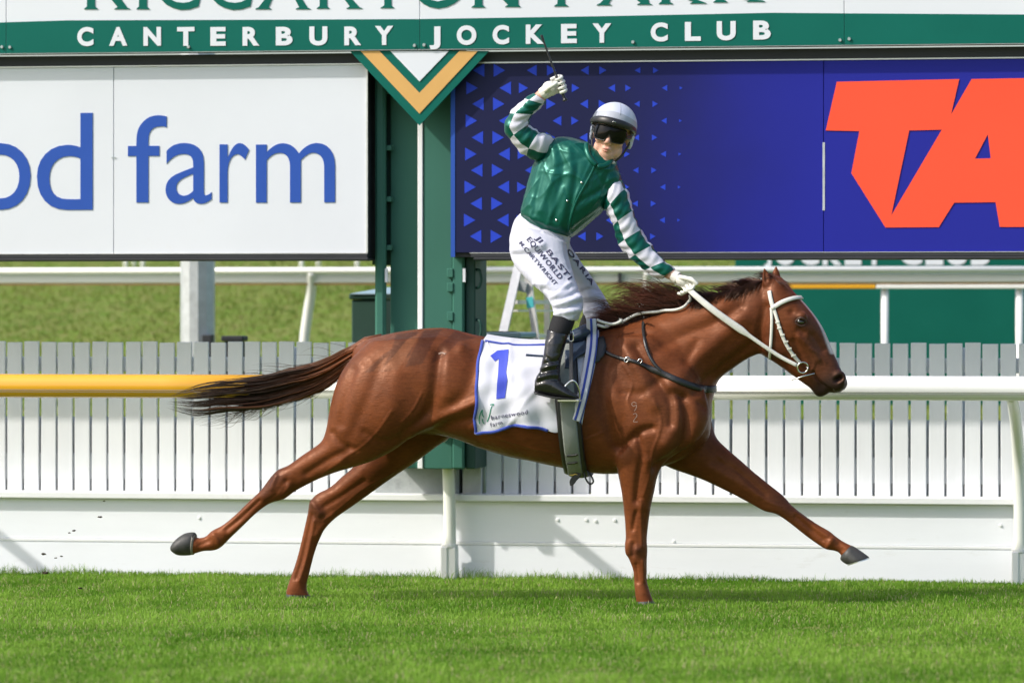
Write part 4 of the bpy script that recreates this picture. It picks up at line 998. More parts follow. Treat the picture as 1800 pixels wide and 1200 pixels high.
v_, f_, c_ = hair_vf(st); obj('mane', v_, f_, M_hair, horse, smooth=True, colors=c_)
st = []
for i in range(170):
    tt = np.linspace(0, 1, 8); r0 = np.array([rs.uniform(1352, 1376), 0.0]); r0[1] = np.interp(r0[0], [1352, 1376], [488, 492]); back = rs.random() < .55
    if back: P2 = np.stack([r0[0] - rs.uniform(18, 34) * tt, r0[1] - rs.uniform(2, 13) * np.sin(tt * 2.2) + rs.uniform(-4, 8) * tt ** 2], -1)
    else: P2 = np.stack([r0[0] + rs.uniform(8, 24) * tt, r0[1] + rs.uniform(8, 22) * tt], -1)
    W = rs.normal(0, .022) + (rs.normal(0, .02) - (.03 if not back else 0)) * tt; g_ = rs.uniform(.6, 1.4)
    st.append((px_strand(P2, W), rs.uniform(.001, .0018), np.array([.07, .026, .018]) * g_, np.array([.045, .018, .014]) * g_))
v_, f_, c_ = hair_vf(st); obj('forelock', v_, f_, M_hair, horse, smooth=True, colors=c_)
M_brand = mat('brand_hair', (.26, .17, .13), .7)
for line in ([(1119, 709), (1114, 706), (1110, 710), (1114, 714), (1119, 711), (1118, 718), (1115, 722)], [(1113, 728), (1117, 726), (1120, 730), (1116, 736), (1113, 741), (1121, 741)]):
    P, N = on_skin(line, -.0006, 4); obj('brand_mark', *strap_vf(P, N, .0032, .0012), M_brand, horse)
P, N = on_skin([(771, 622), (777, 619.5), (783, 622)], 0, 3); obj('white_scar', *strap_vf(P, N, .008, .0012), M_brand, horse)

# ------------------------------------------------------------------ saddlery
def fabric(name, col, rough=.8, sheen=.2, bump=.2, bscale=400, noise=.05): return mat(name, col, rough, .25, noise=noise, nscale=20, bump=bump, bscale=bscale, sheen=sheen)
M_cloth = fabric('saddle_cloth_white', (.54, .55, .62), .75, .2, .12, 500, .03)
M_edge = fabric('blue_binding', (.035, .065, .36), .7)
M_black = mat('black_leather', (.014, .014, .015), .38, .5, noise=.2, nscale=25, bump=.12, bscale=140)
M_navy_l = mat('navy_leather', (.018, .032, .060), .35, .5, noise=.2, nscale=20, bump=.08, bscale=120)
M_girth, nt, b = new_mat('elastic_webbing'); L = nt.links
g = nt.nodes.new('ShaderNodeNewGeometry'); mp = nt.nodes.new('ShaderNodeMapping'); mp.inputs['Scale'].default_value = (1, 1, 1); L.new(g.outputs['Position'], mp.inputs[0])
wv = nt.nodes.new('ShaderNodeTexWave'); wv.bands_direction = 'Z'; wv.inputs['Scale'].default_value = 90; wv.inputs['Distortion'].default_value = 1.5; L.new(mp.outputs[0], wv.inputs[0])
cr = nt.nodes.new('ShaderNodeMix'); cr.data_type = 'RGBA'; L.new(wv.outputs['Fac'], cr.inputs['Factor']); cr.inputs[6].default_value = (.10, .11, .10, 1); cr.inputs[7].default_value = (.30, .33, .31, 1)
L.new(cr.outputs[2], b.inputs['Base Color']); b.inputs['Roughness'].default_value = .85
bp = nt.nodes.new('ShaderNodeBump'); bp.inputs['Strength'].default_value = .4; bp.inputs['Distance'].default_value = .003; L.new(wv.outputs['Fac'], bp.inputs['Height']); L.new(bp.outputs[0], b.inputs['Normal'])
M_whitestrap = mat('white_leather', (.60, .60, .55), .45, .45, noise=.10, nscale=40, bump=.1, bscale=150, dirt=((.42, .38, .32), 45, .60, .5))
M_steel = mat('polished_steel', (.75, .75, .74), .22, .5, metal=1.0)
M_brass = mat('brass_tag', (.6, .42, .12), .4, .5, metal=.3)

cl_L = catmull([(838, 757), (837, 720), (839, 680), (842, 640), (848, 603)], 6); cl_R = catmull([(1021, 752), (1030, 706), (1042, 660), (1051, 615), (1055, 582)], 6)
bot = catmull([(838, 757), (868, 756), (902, 747), (940, 747), (978, 757), (1021, 752)], 8); topl = catmull([(848, 603), (900, 609), (950, 611), (1000, 606), (1055, 582)], 8)
NU, NV = 60, 36; grid = np.zeros((NV, NU, 3)); gn = np.zeros((NV, NU, 3))
def along(P, t):
    k = t * (len(P) - 1); i = int(min(k, len(P) - 2)); return P[i] * (1 - k + i) + P[i + 1] * (k - i)
for j in range(NV):
    v = j / (NV - 1)
    for i in range(NU):
        u = i / (NU - 1)
        p = (1 - u) * along(cl_L, v) + u * along(cl_R, v) + (1 - v) * along(bot, u) + v * along(topl, u) - ((1 - u) * (1 - v) * cl_L[0] + u * (1 - v) * cl_R[0] + (1 - u) * v * cl_L[-1] + u * v * cl_R[-1])
        h, n = cast(p[0], p[1])
        if h is None: h, n = grid[j, i - 1] if i else at(p[0], p[1], YH - .2), np.array([0, -.5, .8])
        grid[j, i] = h; gn[j, i] = n / np.linalg.norm(n)
for _ in range(3):
    for a in (grid, gn):
        a[1:-1, 1:-1] = .4 * a[1:-1, 1:-1] + .15 * (a[:-2, 1:-1] + a[2:, 1:-1] + a[1:-1, :-2] + a[1:-1, 2:])
uu, vv = np.meshgrid(np.linspace(0, 1, NU), np.linspace(0, 1, NV))
free = np.clip(1 - vv * 1.15, 0, 1) * np.clip(1 - np.abs(uu - .40) / .45, 0, 1)
wr = .010 + free * (.016 * np.exp(-((uu - .30 - .28 * (1 - vv)) / .10) ** 2) * 1.4 - .006 * np.exp(-((uu - .13 - .25 * (1 - vv)) / .07) ** 2)) + .0022 * np.sin(uu * 26 + vv * 9) * (1 - vv) + .0016 * np.sin(uu * 11 - vv * 23) + .004 * (1 - vv) ** 2
wr += .0035 * np.exp(-((uu - .55 - .5 * (vv - .4)) / .03) ** 2) + .003 * np.exp(-((uu - .28 + .2 * (vv - .7)) / .025) ** 2) * (vv > .4)
wr = .010 + (wr - .010) * 1.7; grid = grid + gn * wr[..., None]
top_far = mirror(grid[::-1].reshape(-1, 3)).reshape(NV, NU, 3)
ridge = (grid[-1] + top_far[0]) / 2; ridge[:, 2] += .02
for i in range(NU):
    hh = HB.ray_cast(Vector((ridge[i, 0], YH, 3)), Vector((0, 0, -1)))
    if hh[0] is not None: ridge[i, 2] = hh[0].z + .014
full = np.concatenate([grid, ridge[None], top_far], 0); NJ = full.shape[0]
cf = [[j * NU + i, j * NU + i + 1, (j + 1) * NU + i + 1, (j + 1) * NU + i] for j in range(NJ - 1) for i in range(NU - 1)]
cloth = thing('saddle_cloth', 'white saddle cloth bound in blue with a large blue number one', 'saddle cloth', tuple(ridge[NU // 2]))
co = obj('cloth', full.reshape(-1, 3), cf, M_cloth, cloth, smooth=True)
near = grid.reshape(-1, 3); nf = [f for f in cf if max(f) < NU * NV]
CB = BVHTree.FromPolygons([tuple(p) for p in near], nf)
CNg = gn
obj('binding', *strap_vf(np.concatenate([grid[::-1, 0], grid[0, :44]])[:] + 0, np.concatenate([gn[::-1, 0], gn[0, :44]]), .014, .0045), M_edge, cloth, smooth=True)
obj('binding', *strap_vf(grid[-1, 2:34], gn[-1, 2:34], .012, .005), M_edge, cloth, smooth=True)
def laid_shape(name, loops, m, parent, bvh, off=.0022, maxlen=6.0, thick=None, push=None):
    v, f = shape2d(loops, 0.0)
    bm = bmesh.new(); vs = [bm.verts.new(p) for p in v]
    for q in f:
        try: bm.faces.new([vs[i] for i in q])
        except ValueError: pass
    bmesh.ops.remove_doubles(bm, verts=bm.verts[:], dist=1e-4)
    bmesh.ops.triangulate(bm, faces=bm.faces[:])
    for _ in range(4):
        es = [e for e in bm.edges if e.calc_length() > maxlen]
        if not es: break
        bmesh.ops.subdivide_edges(bm, edges=es, cuts=1); bmesh.ops.triangulate(bm, faces=[p for p in bm.faces if len(p.verts) > 3])
    V, F = bm_vf(bm); out = []
    for p in V:
        h, n = cast(p[0], p[1], bvh)
        if h is None: h, n = (out[-1] if out else at(p[0], p[1], YH - .28)), np.array([0, -1, 0])
        n = n / np.linalg.norm(n)
        if n @ FW > 0: n = -n
        out.append(h + (n if push is None else push) * off)
    out = np.array(out); F2 = []
    for q in F:
        a, b_, c2 = out[q[0]], out[q[1]], out[q[2]]; nn = np.cross(b_ - a, c2 - a)
        F2.append(q if nn @ FW < 0 else q[::-1])
    return obj(name, out, F2, m, parent, smooth=True)
def k3(pts): return [(800 + x / 3.53, 540 + y / 3.53) for x, y in pts]
laid_shape('number_one', [k3([(262, 270), (332, 262), (328, 330), (318, 400), (326, 450), (310, 562), (256, 570), (260, 480), (268, 400), (272, 320), (247, 336), (218, 302)])], M_edge if False else mat('number_blue', (.03, .055, .46), .7), cloth, CB)
M_txt = mat('cloth_print_dark', (.04, .035, .09), .7); M_txtg = mat('cloth_print_green', (.01, .22, .13), .7)
def laid_text(s, path0, path1, hgt, m, parent, bvh, adv=None, bold=.0, name='letter', slant=0.0):
    "letters laid along a straight line of the photograph"
    p0 = np.array(path0, float); p1 = np.array(path1, float); d = (p1 - p0); L_ = np.linalg.norm(d); d /= L_; n = np.array([d[1], -d[0]])
    wds = []
    for ch in s:
        if ch == ' ': wds.append(.35)
        else:
            v, f = glyph(ch, bold); wds.append(v[:, 0].max() + .08)
    tot = sum(wds); x = 0; k = L_ / tot
    for ch, w in zip(s, wds):
        if ch != ' ':
            v, f = glyph(ch, bold); V = []
            for q in v:
                e = p0 + d * ((x + q[0]) * k + slant * q[1] * hgt) + n * (q[1] / .72 * hgt)
                h, nn = cast(e[0], e[1], bvh)
                if h is None: h, nn = at(e[0], e[1], YH - .2), np.array([0, -1, 0])
                nn = nn / np.linalg.norm(nn); nn = nn if nn @ FW < 0 else -nn
                V.append(h + nn * (.0020 + (.0006 if q[2] > 0 else 0)))
            obj(name, V, f, m, parent)
        x += w
laid_text('barneswood', k3([(225, 697)])[0], k3([(455, 660)])[0], 8.0, M_txt, cloth, CB)
laid_text('farm', k3([(222, 742)])[0], k3([(297, 722)])[0], 7.5, M_txt, cloth, CB)
for line in (k3([(152, 722), (148, 690), (160, 650), (170, 632), (166, 660), (178, 680)]), k3([(168, 690), (172, 712), (180, 720)]), k3([(200, 708), (214, 670), (222, 630), (230, 612)]), k3([(218, 604), (232, 600), (242, 602), (232, 610)])):
    P, N = on_skin(line, .001, 3, CB); obj('emblem_stroke', *strap_vf(P, N, .0042, .001), M_txtg, cloth)
for line in (k3([(200, 215), (212, 245), (235, 275)]),): 
    P, N = on_skin(line, .001, 4, CB); obj('cord', *tube_vf(P, .0022, 6), mat('pale_cord', (.62, .62, .7), .8), cloth, smooth=True)
P, N = on_skin(k3([(440, 298), (470, 300), (520, 304), (560, 305)]), .002, 4, CB); obj('slot_binding', *strap_vf(P, N, [.012] * len(P), .003), M_navy_l, cloth)

saddle = thing('race_saddle', 'small dark race saddle with a grey elastic girth and a stirrup', 'saddle', tuple(at(1020, 590, YH)))
def laid_pad(name, loop, m, parent, off, thick=.006, maxlen=8):
    o = laid_shape(name, [loop], m, parent, HB, off, maxlen, push=np.array([-.05, -.93, .30])); o.data.polygons.foreach_set('use_smooth', np.ones(len(o.data.polygons), bool)); md = o.modifiers.new('s', 'SOLIDIFY'); md.thickness = thick; md.offset = 1; return o
laid_pad('front_pad', [(1030, 600), (1050, 597), (1063, 593), (1067, 610), (1063, 626), (1053, 638), (1038, 642), (1028, 630)], M_black, saddle, .012)
laid_pad('flap', [(996, 611), (1010, 609), (1040, 603), (1042, 612), (1034, 622), (1014, 634), (1004, 652), (995, 652)], M_navy_l, saddle, .026, .008)
seat = [(968, 600, 972, 618, 0, .13), (990, 590, 992, 614, 0, .15), (1015, 576, 1020, 612, 0, .155), (1038, 566, 1042, 600, 0, .14), (1050, 566, 1054, 592, 0, .10)]
obj('seat', *loft_vf(seat, 4, 28), M_navy_l, saddle, smooth=True)
def wrap(line, off, far=True, n=5):
    P, N = on_skin(line, off, n)
    if far:
        P = np.concatenate([P, mirror(P[::-1])]); Nm = N[::-1].copy(); Nm[:, 1] *= -1; N = np.concatenate([N, Nm])
    return P, N
gl = [(993, 612), (995, 650), (997, 700), (1002, 752), (1008, 795), (1014, 826)]
P, N = wrap(gl, .022); obj('girth_backing', *strap_vf(P, N, .106, .004), M_black, saddle, smooth=True)
P, N = wrap(gl, .0275); g_o = obj('girth', *strap_vf(P, N, .068, .004), M_girth, saddle, smooth=True)
for y in (791, 803): 
    P, N = on_skin([(998 + (y - 790) * .1, y + .5), (1006, y + .8), (1017, y - .5)], .034, 3); obj('girth_loop', *strap_vf(P, N, .009, .003), M_black, saddle)
P, N = on_skin([(1004, 821), (1010, 821.5), (1016, 820)], .034, 3); obj('brass_tag', *strap_vf(P, N, .012, .003), M_brass, saddle)
yb = at(1014, 830, YH)[1] - .10
def dang(pts, W): return np.array([at(x, y, YH + w) for (x, y), w in zip(pts, W)])
obj('strap_end', *strap_vf(catmull(dang([(1020, 824), (1016, 834), (1008, 843), (1003, 853)], [-.12] * 4), 4), [(0, -1, 0)] * 13, np.interp(np.linspace(0, 1, 13), [0, .3, .8, 1], [.012, .026, .026, .006]), .004), M_black, saddle)
obj('lace', *tube_vf(catmull(dang([(1026, 826), (1030, 842), (1037, 850), (1043, 846), (1039, 836), (1031, 826)], [-.12] * 6), 4), .004, 6), M_black, saddle, smooth=True)
def band_of(line, off, wd, m, name, parent, n=6, thick=.003):
    P, N = on_skin(line, 0.0, n); P = P + np.array([-.05, -.93, .25]) * off; N = np.tile(np.array([-.05, -.95, .25]), (len(P), 1)); return obj(name, *strap_vf(P, N, wd, thick), m, parent, smooth=True)
fb = [(1042, 564), (1043, 590), (1041, 620), (1035, 655), (1028, 690), (1020, 722), (1014, 742)]
band_of(fb, .037, [.044] * 37, M_cloth, 'front_band', cloth); band_of(fb, .0405, [.011] * 37, M_edge, 'blue_stripe', cloth, thick=.002)
band_of([(1048, 566), (1052, 590), (1050, 622), (1044, 655), (1037, 690), (1029, 722), (1022, 746)], .034, [.008] * 37, M_edge, 'front_binding', cloth)
# stirrup leather and iron
WS = -.335
sl_ = [dang([(1003, 586)], [-.235])[0], dang([(1004, 600)], [-.285])[0], dang([(1004, 640)], [-.31])[0], dang([(1004, 674)], [WS])[0]]
obj('stirrup_leather', *strap_vf(catmull(sl_, 5), [(0, -1, .15)] * 16, .017, .006), M_black, saddle)
P = dang([(1004, 582), (1008, 584), (1008, 598), (1004, 600), (1000, 598), (1000, 584), (1004, 582)], [-.29] * 7); obj('buckle', *tube_vf(P, .0025, 6), M_steel, saddle, smooth=True)
arch = catmull(dang([(984, 701), (988, 690), (994, 678), (1003, 670), (1010, 670), (1016, 680), (1019, 693), (1018, 703)], [WS - .02, WS - .02, WS - .01, WS, WS, WS + .01, WS + .02, WS + .02]), 4)
obj('stirrup_iron', *tube_vf(arch, .0045, 8), M_steel, saddle, smooth=True)
c0, c1 = at(982, 703, YH + WS), at(1020, 704, YH + WS); obj('stirrup_tread', *box_vf(c0[0], c1[0], YH + WS - .035, YH + WS + .035, c0[2] - .006, c0[2] + .004, .002), M_steel, saddle)

bp_ = thing('breast_strap', 'thin black leather breast strap round the chest and neck of the horse', 'strap', tuple(at(1180, 660, YH)))
wd = np.interp(np.linspace(0, 1, 41), [0, .4, .55, 1], [.014, .016, .026, .032])
P, N = on_skin([(1044, 606), (1070, 622), (1092, 630), (1112, 634), (1135, 644), (1162, 655), (1190, 668), (1218, 679), (1240, 684)], .005, 5); obj('chest_strap', *strap_vf(P, N, wd, .004), M_black, bp_, smooth=True)
Pm = mirror(P); Nm = N.copy(); Nm[:, 1] *= -1; obj('chest_strap', *strap_vf(Pm[::-1], Nm[::-1], wd[::-1], .004), M_black, bp_, smooth=True)
q0, q1 = P[-1], Pm[-1]; pts = []
for t in np.linspace(0, 1, 15):
    b0 = q0 * (1 - t) + q1 * t; hh = HB.ray_cast(Vector((b0[0] + .10, b0[1], b0[2])), Vector((-1, 0, 0))); pts.append(np.array([hh[0].x + .004, b0[1], b0[2]]) if hh[0] is not None else b0)
pts[0] = q0; pts[-1] = q1; pts = np.array(pts); obj('chest_strap', *strap_vf(pts, [(1, 0, 0)] * 15, .032, .003), M_black, bp_, smooth=True)
P, N = on_skin([(1132, 556), (1131, 580), (1135, 608), (1145, 632), (1160, 650), (1176, 660)], .005, 5); obj('neck_strap', *strap_vf(P, N, .014, .004), M_black, bp_, smooth=True)
for x, y in ((1104, 632), (1123, 637)):
    h, n = cast(x, y); obj('buckle', *tube_vf(catmull([h + np.array(d) * .012 + n * .009 for d in ((1, 0, .3), (.2, 0, 1), (-1, 0, -.3), (-.2, 0, -1), (1, 0, .3))], 3), .0022, 6), M_steel, bp_, smooth=True)

bridle = thing('bridle', 'white leather race bridle with a ring bit and pale reins', 'bridle', tuple(at(1390, 580, YH)))
def br(name, line, wd, off=.004, n=5, m=None, far=True):
    P, N = on_skin(line, off, n); o = obj(name, *strap_vf(P, N, wd, .004), m or M_whitestrap, bridle, smooth=True)
    if far:
        Pm = mirror(P)[::-1]; Nm = N[::-1].copy(); Nm[:, 1] *= -1; obj(name, *strap_vf(Pm, Nm, wd, .004), m or M_whitestrap, bridle, smooth=True)
    return o
br('head_strap', [(1353, 512), (1355, 524), (1359, 540)], .020); br('cheek_piece', [(1360, 541), (1365, 556), (1371, 577), (1380, 600), (1392, 620), (1406, 638)], .016)
br('throat_lash', [(1357, 541), (1357.5, 565), (1356.5, 590), (1355, 612), (1353.5, 632)], .014, .006); br('brow_band', [(1361, 540), (1374, 532), (1388, 527), (1398, 525), (1405, 524.5)], .021, .007)
P, N = on_skin([(1404.9, 524.5), (1405, 524.5)], .007, 1); e0 = P[-1]; e1 = mirror(P[-1:])[0]; em = (e0 + e1) / 2
hh = HB.ray_cast(Vector(em + np.array([.3, 0, .2])), Vector((-.83, 0, -.56)).normalized()); pts = []
for t in np.linspace(0, 1, 17):
    b0 = e0 * (1 - t) + e1 * t; hh = HB.ray_cast(Vector(b0 + np.array([.25, 0, .168])), Vector((-.83, 0, -.56)).normalized()); pts.append(np.array(hh[0]) + np.array([.004, 0, .003]) if hh[0] is not None else b0)
obj('brow_band', *strap_vf(pts, [(.83, 0, .56)] * 17, .018, .003), M_whitestrap, bridle, smooth=True)
h, n = cast(1359.5, 541); obj('rosette', *tube_vf([h + n * .004, h + n * .012], [.012, .009], 12, side=(0, 0, 1)), M_whitestrap, bridle, smooth=True)
for y in (566, 576, 588, 600, 612, 624):
    xk = np.interp(y, [541, 577, 620, 638], [1360, 1371, 1392, 1406]); P, N = on_skin([(xk - 3.5, y + 1), (xk + 3.5, y - 1)], .0075, 2); obj('keeper', *strap_vf(P, N, .007, .003), M_whitestrap, bridle)
h, n = cast(1410, 645); rc_ = h + n * .012
ex = np.array([1, 0, 0]) - n * n[0]; ex /= np.linalg.norm(ex); ey = np.cross(n, ex)
ring = [rc_ + (ex * math.cos(a) + ey * math.sin(a)) * .0235 for a in np.linspace(0, 2 * math.pi, 25)]; obj('bit_ring', *tube_vf(ring, .0035, 8), M_steel, bridle, smooth=True); obj('bit_ring', *tube_vf(mirror(ring), .0035, 8), M_steel, bridle, smooth=True)
obj('bit_lever', *tube_vf(np.array([at(1432, 656, YH - .075), at(1412, 661, YH - .085), at(1391, 668, YH - .09)]), [.0025, .003, .0022], 8), M_steel, bridle, smooth=True)
obj('bit_mouthpiece', *tube_vf([rc_ + ex * .02, np.array([rc_[0] + .025, YH, rc_[2] - .01]), mirror([rc_ + ex * .02])[0]], .006, 8), M_steel, bridle, smooth=True)
hand = at(1207, 505, YH - .105)
rn = catmull([hand, at(1228, 524, YH - .125), at(1258, 548, YH - .135), at(1303, 580, YH - .125), at(1340, 606, YH - .115), at(1372, 627, YH - .105), at(1401, 642, YH - .10)], 6)
for i, p in enumerate(rn):        # keep it off the neck
    q = to_px(p); hh, nn = cast(q[0], q[1])
    if hh is not None and p[1] > hh[1] - .008: rn[i] = at(q[0], q[1], hh[1] - .008)
rw = np.interp(np.linspace(0, 1, len(rn)), [0, .2, .5, .56, 1], [.024, .028, .032, .018, .017])
obj('rein', *strap_vf(rn, [(-.17, -.95, .25)] * len(rn), rw, .004), M_whitestrap, bridle, smooth=True)
rl = [(1050, 572), (1068, 577), (1086, 574), (1100, 564), (1120, 554), (1145, 550), (1170, 550), (1192, 548), (1207, 541), (1214, 529), (1213, 519)]
P, N = on_skin(rl, .014, 5); P[-12:] = [at(*to_px(p), YH - .105) if False else p for p in P[-12:]]
obj('rein', *tube_vf(P, .0062, 8, flat=.6), M_whitestrap, bridle, smooth=True)
P, N = on_skin([(1050, 564), (1062, 569), (1080, 572), (1094, 566)], .020, 4); obj('rein', *tube_vf(P, .006, 8, flat=.6), M_whitestrap, bridle, smooth=True)
P, N = on_skin([(1091, 572), (1093, 563)], .022, 3); obj('rein_buckle', *strap_vf(P, N, .018, .006), M_whitestrap, bridle)
for px_ in (1068, 1080): 
    P, N = on_skin([(px_, 579), (px_ - 2, 570)], .02, 3); obj('keeper', *strap_vf(P, N, .008, .005), M_whitestrap, bridle)
# ------------------------------------------------------------------ the jockey
M_skin, nt, b = new_mat('skin'); b.inputs['Base Color'].default_value = (.56, .32, .23, 1); b.inputs['Roughness'].default_value = .5; b.inputs['Subsurface Weight'].default_value = .15; b.inputs['Subsurface Radius'].default_value = (.01, .004, .002); b.inputs['Subsurface Scale'].default_value = .6
M_face = attr_mat('face_skin', 'tint', rough=.48, spec=.4, noise=.06, nscale=40)
def satin(name, col):
    m = mat(name, col, .34, .65, noise=.05, nscale=12, bump=.10, bscale=30); m.node_tree.nodes['Principled BSDF'].inputs['Specular Tint'].default_value = (*[.35 + .65 * c / max(col) for c in col], 1)
    return m
M_sgreen = satin('green_satin', (.0015, .060, .044)); M_swhite = satin('white_satin', (.55, .55, .62))
M_breech = mat('white_breeches', (.50, .51, .60), .6, .3, noise=.03, nscale=10, bump=.10, bscale=70, sheen=.1)
M_boot = mat('patent_leather', (.010, .010, .011), .20, .6, noise=.2, nscale=14, bump=.15, bscale=45)
M_gaiter = mat('black_gaiter', (.014, .014, .016), .75, .2, bump=.2, bscale=300)
M_glove = mat('white_glove', (.64, .63, .58), .75, .25, noise=.06, nscale=30, bump=.15, bscale=120)
M_cap = mat('helmet_cover', (.53, .56, .67), .38, .5, noise=.03, nscale=10)
M_capg = mat('helmet_band', (.38, .40, .45), .5, .4, bump=.2, bscale=500)
M_lens = mat('goggle_lens', (.003, .003, .004), .10, .22)
M_rub = mat('black_rubber', (.012, .012, .013), .42, .5)
jk = thing('person', 'jockey in green and white silks standing in the stirrups with one arm raised', 'person', tuple(at(985, 600, YH)))

# body: one continuous figure under the clothes (head, neck, trunk, arms, legs)
hc = at(1074.5, 236, YH - .05); ro, pi_ = R(13.5), R(6)
HU = math.cos(ro) * np.array([0, 0, 1.0]) + math.sin(ro) * RT; HR = math.cos(ro) * RT - math.sin(ro) * np.array([0, 0, 1.0]); HF0 = -FW
yw = R(-7); HF1 = math.cos(yw) * HF0 + math.sin(yw) * HR; HR = np.cross(HU, HF1) ; HR /= np.linalg.norm(HR)
HF = math.cos(pi_) * HF1 - math.sin(pi_) * HU; HU = math.cos(pi_) * HU + math.sin(pi_) * HF1
HR = np.cross(HU, HF); HR /= np.linalg.norm(HR)
if HR @ RT < 0: HR = -HR
def HL(x, y, z): return hc + HR * x + HU * y + HF * z
def hball(x, y, z, rx, ry, rz, sub=3):
    bm = bmesh.new(); bmesh.ops.create_icosphere(bm, subdivisions=sub, radius=1.0)
    for v in bm.verts: v.co = Vector(HL(x + v.co.x * rx, y + v.co.y * ry, z + v.co.z * rz))
    return bm_vf(bm)
def htube(pts, rad, seg=12, **k): return tube_vf(np.array([HL(*p) for p in pts]), rad, seg, side=HF + .1 * HR, **k)
head = [hball(0, .035, -.05, .074, .095, .092), hball(0, -.025, -.01, .060, .085, .062), hball(0, -.086, .012, .043, .036, .042), hball(0, -.112, .026, .026, .020, .023),
        hball(-.040, -.030, .026, .022, .020, .022), hball(.040, -.030, .026, .022, .020, .022), hball(-.038, -.066, .0, .026, .036, .036), hball(.038, -.066, .0, .026, .036, .036),
        htube([(0, .010, .046), (0, -.012, .058), (0, -.030, .072), (0, -.037, .071)], [.008, .009, .011, .008]), hball(-.010, -.038, .060, .009, .007, .011), hball(.010, -.038, .060, .009, .007, .011),
        hball(0, -.062, .048, .022, .016, .015), hball(-.075, -.008, -.035, .010, .030, .018), hball(.075, -.008, -.035, .010, .030, .018)]
fv, fq = skin(head, .0030, 3); fv = laplace(fv, fq, 2, .5)
loc = np.stack([(fv - hc) @ HR, (fv - hc) @ HU, (fv - hc) @ HF], -1); fn = normals(fv, fq)
def gs(c, s): return np.exp(-(((loc - np.array(c)) / np.array(s)) ** 2).sum(1))
fv = fv + fn * (.0050 * gs((0, -.0625, .066), (.013, .0045, .02)) + .0048 * gs((0, -.0735, .064), (.011, .0045, .02)) - .0045 * gs((0, -.0680, .066), (.011, .0022, .02)) - .003 * gs((0, -.052, .066), (.004, .006, .02))
        - .004 * gs((0, -.088, .056), (.016, .006, .03)) - .004 * gs((-.036, -.055, .045), (.008, .02, .03)) - .004 * gs((.036, -.055, .045), (.008, .02, .03)) - .006 * gs((-.028, .0, .05), (.016, .012, .03)) - .006 * gs((.028, .0, .05), (.016, .012, .03))
        - .003 * gs((-.0075, -.0415, .068), (.003, .002, .01)) - .003 * gs((.0075, -.0415, .068), (.003, .002, .01)))[:, None]
fc = np.tile(np.array([.62, .38, .29]), (len(fv), 1))
def fb_(c, m):
    global fc
    fc = fc * (1 - m[:, None]) + np.array(c) * m[:, None]
fb_((.60, .26, .19), np.clip(gs((-.036, -.04, .04), (.018, .018, .05)) + gs((.036, -.04, .04), (.018, .018, .05)), 0, 1) * .7); fb_((.60, .24, .18), gs((0, -.032, .075), (.012, .012, .03)) * .6)
fb_((.50, .10, .09), np.clip(gs((0, -.0625, .07), (.013, .004, .03)) + gs((0, -.0735, .07), (.011, .004, .03)), 0, 1) * .9); fb_((.16, .03, .03), gs((0, -.0680, .07), (.010, .0018, .03)) * .9)
fb_((.14, .05, .04), np.clip(gs((-.0075, -.0425, .068), (.003, .0018, .012)) + gs((.0075, -.0425, .068), (.003, .0018, .012)), 0, 1) * .8); fb_((.42, .25, .19), np.clip((-loc[:, 1] - .085) / .03, 0, 1) * .3)
neck = tube_vf(np.array([HL(0, -.05, -.05), HL(0, -.10, -.055), at(1056, 290, YH - .01), at(1045, 305, YH + .0)]), [.050, .046, .043, .038], 18)
fig = [loft_vf([(936, 395, 985, 412, 0, .07), (945, 345, 1035, 368, 0, .075), (968, 290, 1058, 315, 0, .075), (1005, 265, 1058, 285, 0, .055)], 3, 20),
       tube_vf(catmull([at(985, 275, YH - .01), at(957, 260, YH - .06), at(931, 249, YH - .085), at(912, 232, YH - .10), at(912, 208, YH - .112), at(927, 190, YH - .12), at(950, 170, YH - .124), at(966, 155, YH - .125)], 3), np.linspace(.032, .022, 22), 14), tube_vf(catmull([at(1060, 320, YH - .01), at(1080, 343, YH - .04), at(1097, 387, YH - .045), at(1108, 416, YH - .04), at(1126, 442, YH - .04), at(1148, 464, YH - .04), at(1178, 480, YH - .044), at(1195, 490, YH - .048)], 3), np.linspace(.032, .022, 22), 14),
       tube_vf(catmull([at(945, 415, YH - .06), at(955, 455, YH - .105), at(972, 500, YH - .185), at(997, 535, YH - .235), at(990, 570, YH - .275), at(974, 625, YH - .312), at(968, 670, YH - .335)], 3), np.interp(np.linspace(0, 1, 19), [0, .3, .5, .6, 1], [.055, .055, .042, .036, .024]), 14), tube_vf(catmull([at(975, 420, YH + .06), at(993, 455, YH + .12), at(1025, 502, YH + .195), at(1048, 540, YH + .235), at(1042, 570, YH + .275), at(1026, 625, YH + .312), at(1020, 670, YH + .335)], 3), np.interp(np.linspace(0, 1, 19), [0, .3, .5, .6, 1], [.05, .045, .038, .034, .024]), 14), neck]
bv, bq = skin(fig + head, .006, 3)
body_o = obj('body', bv, bq, M_skin, jk, smooth=True)
fo = obj('face', fv, fq, M_face, body_o, smooth=True, colors=np.clip(fc, 0, 1))

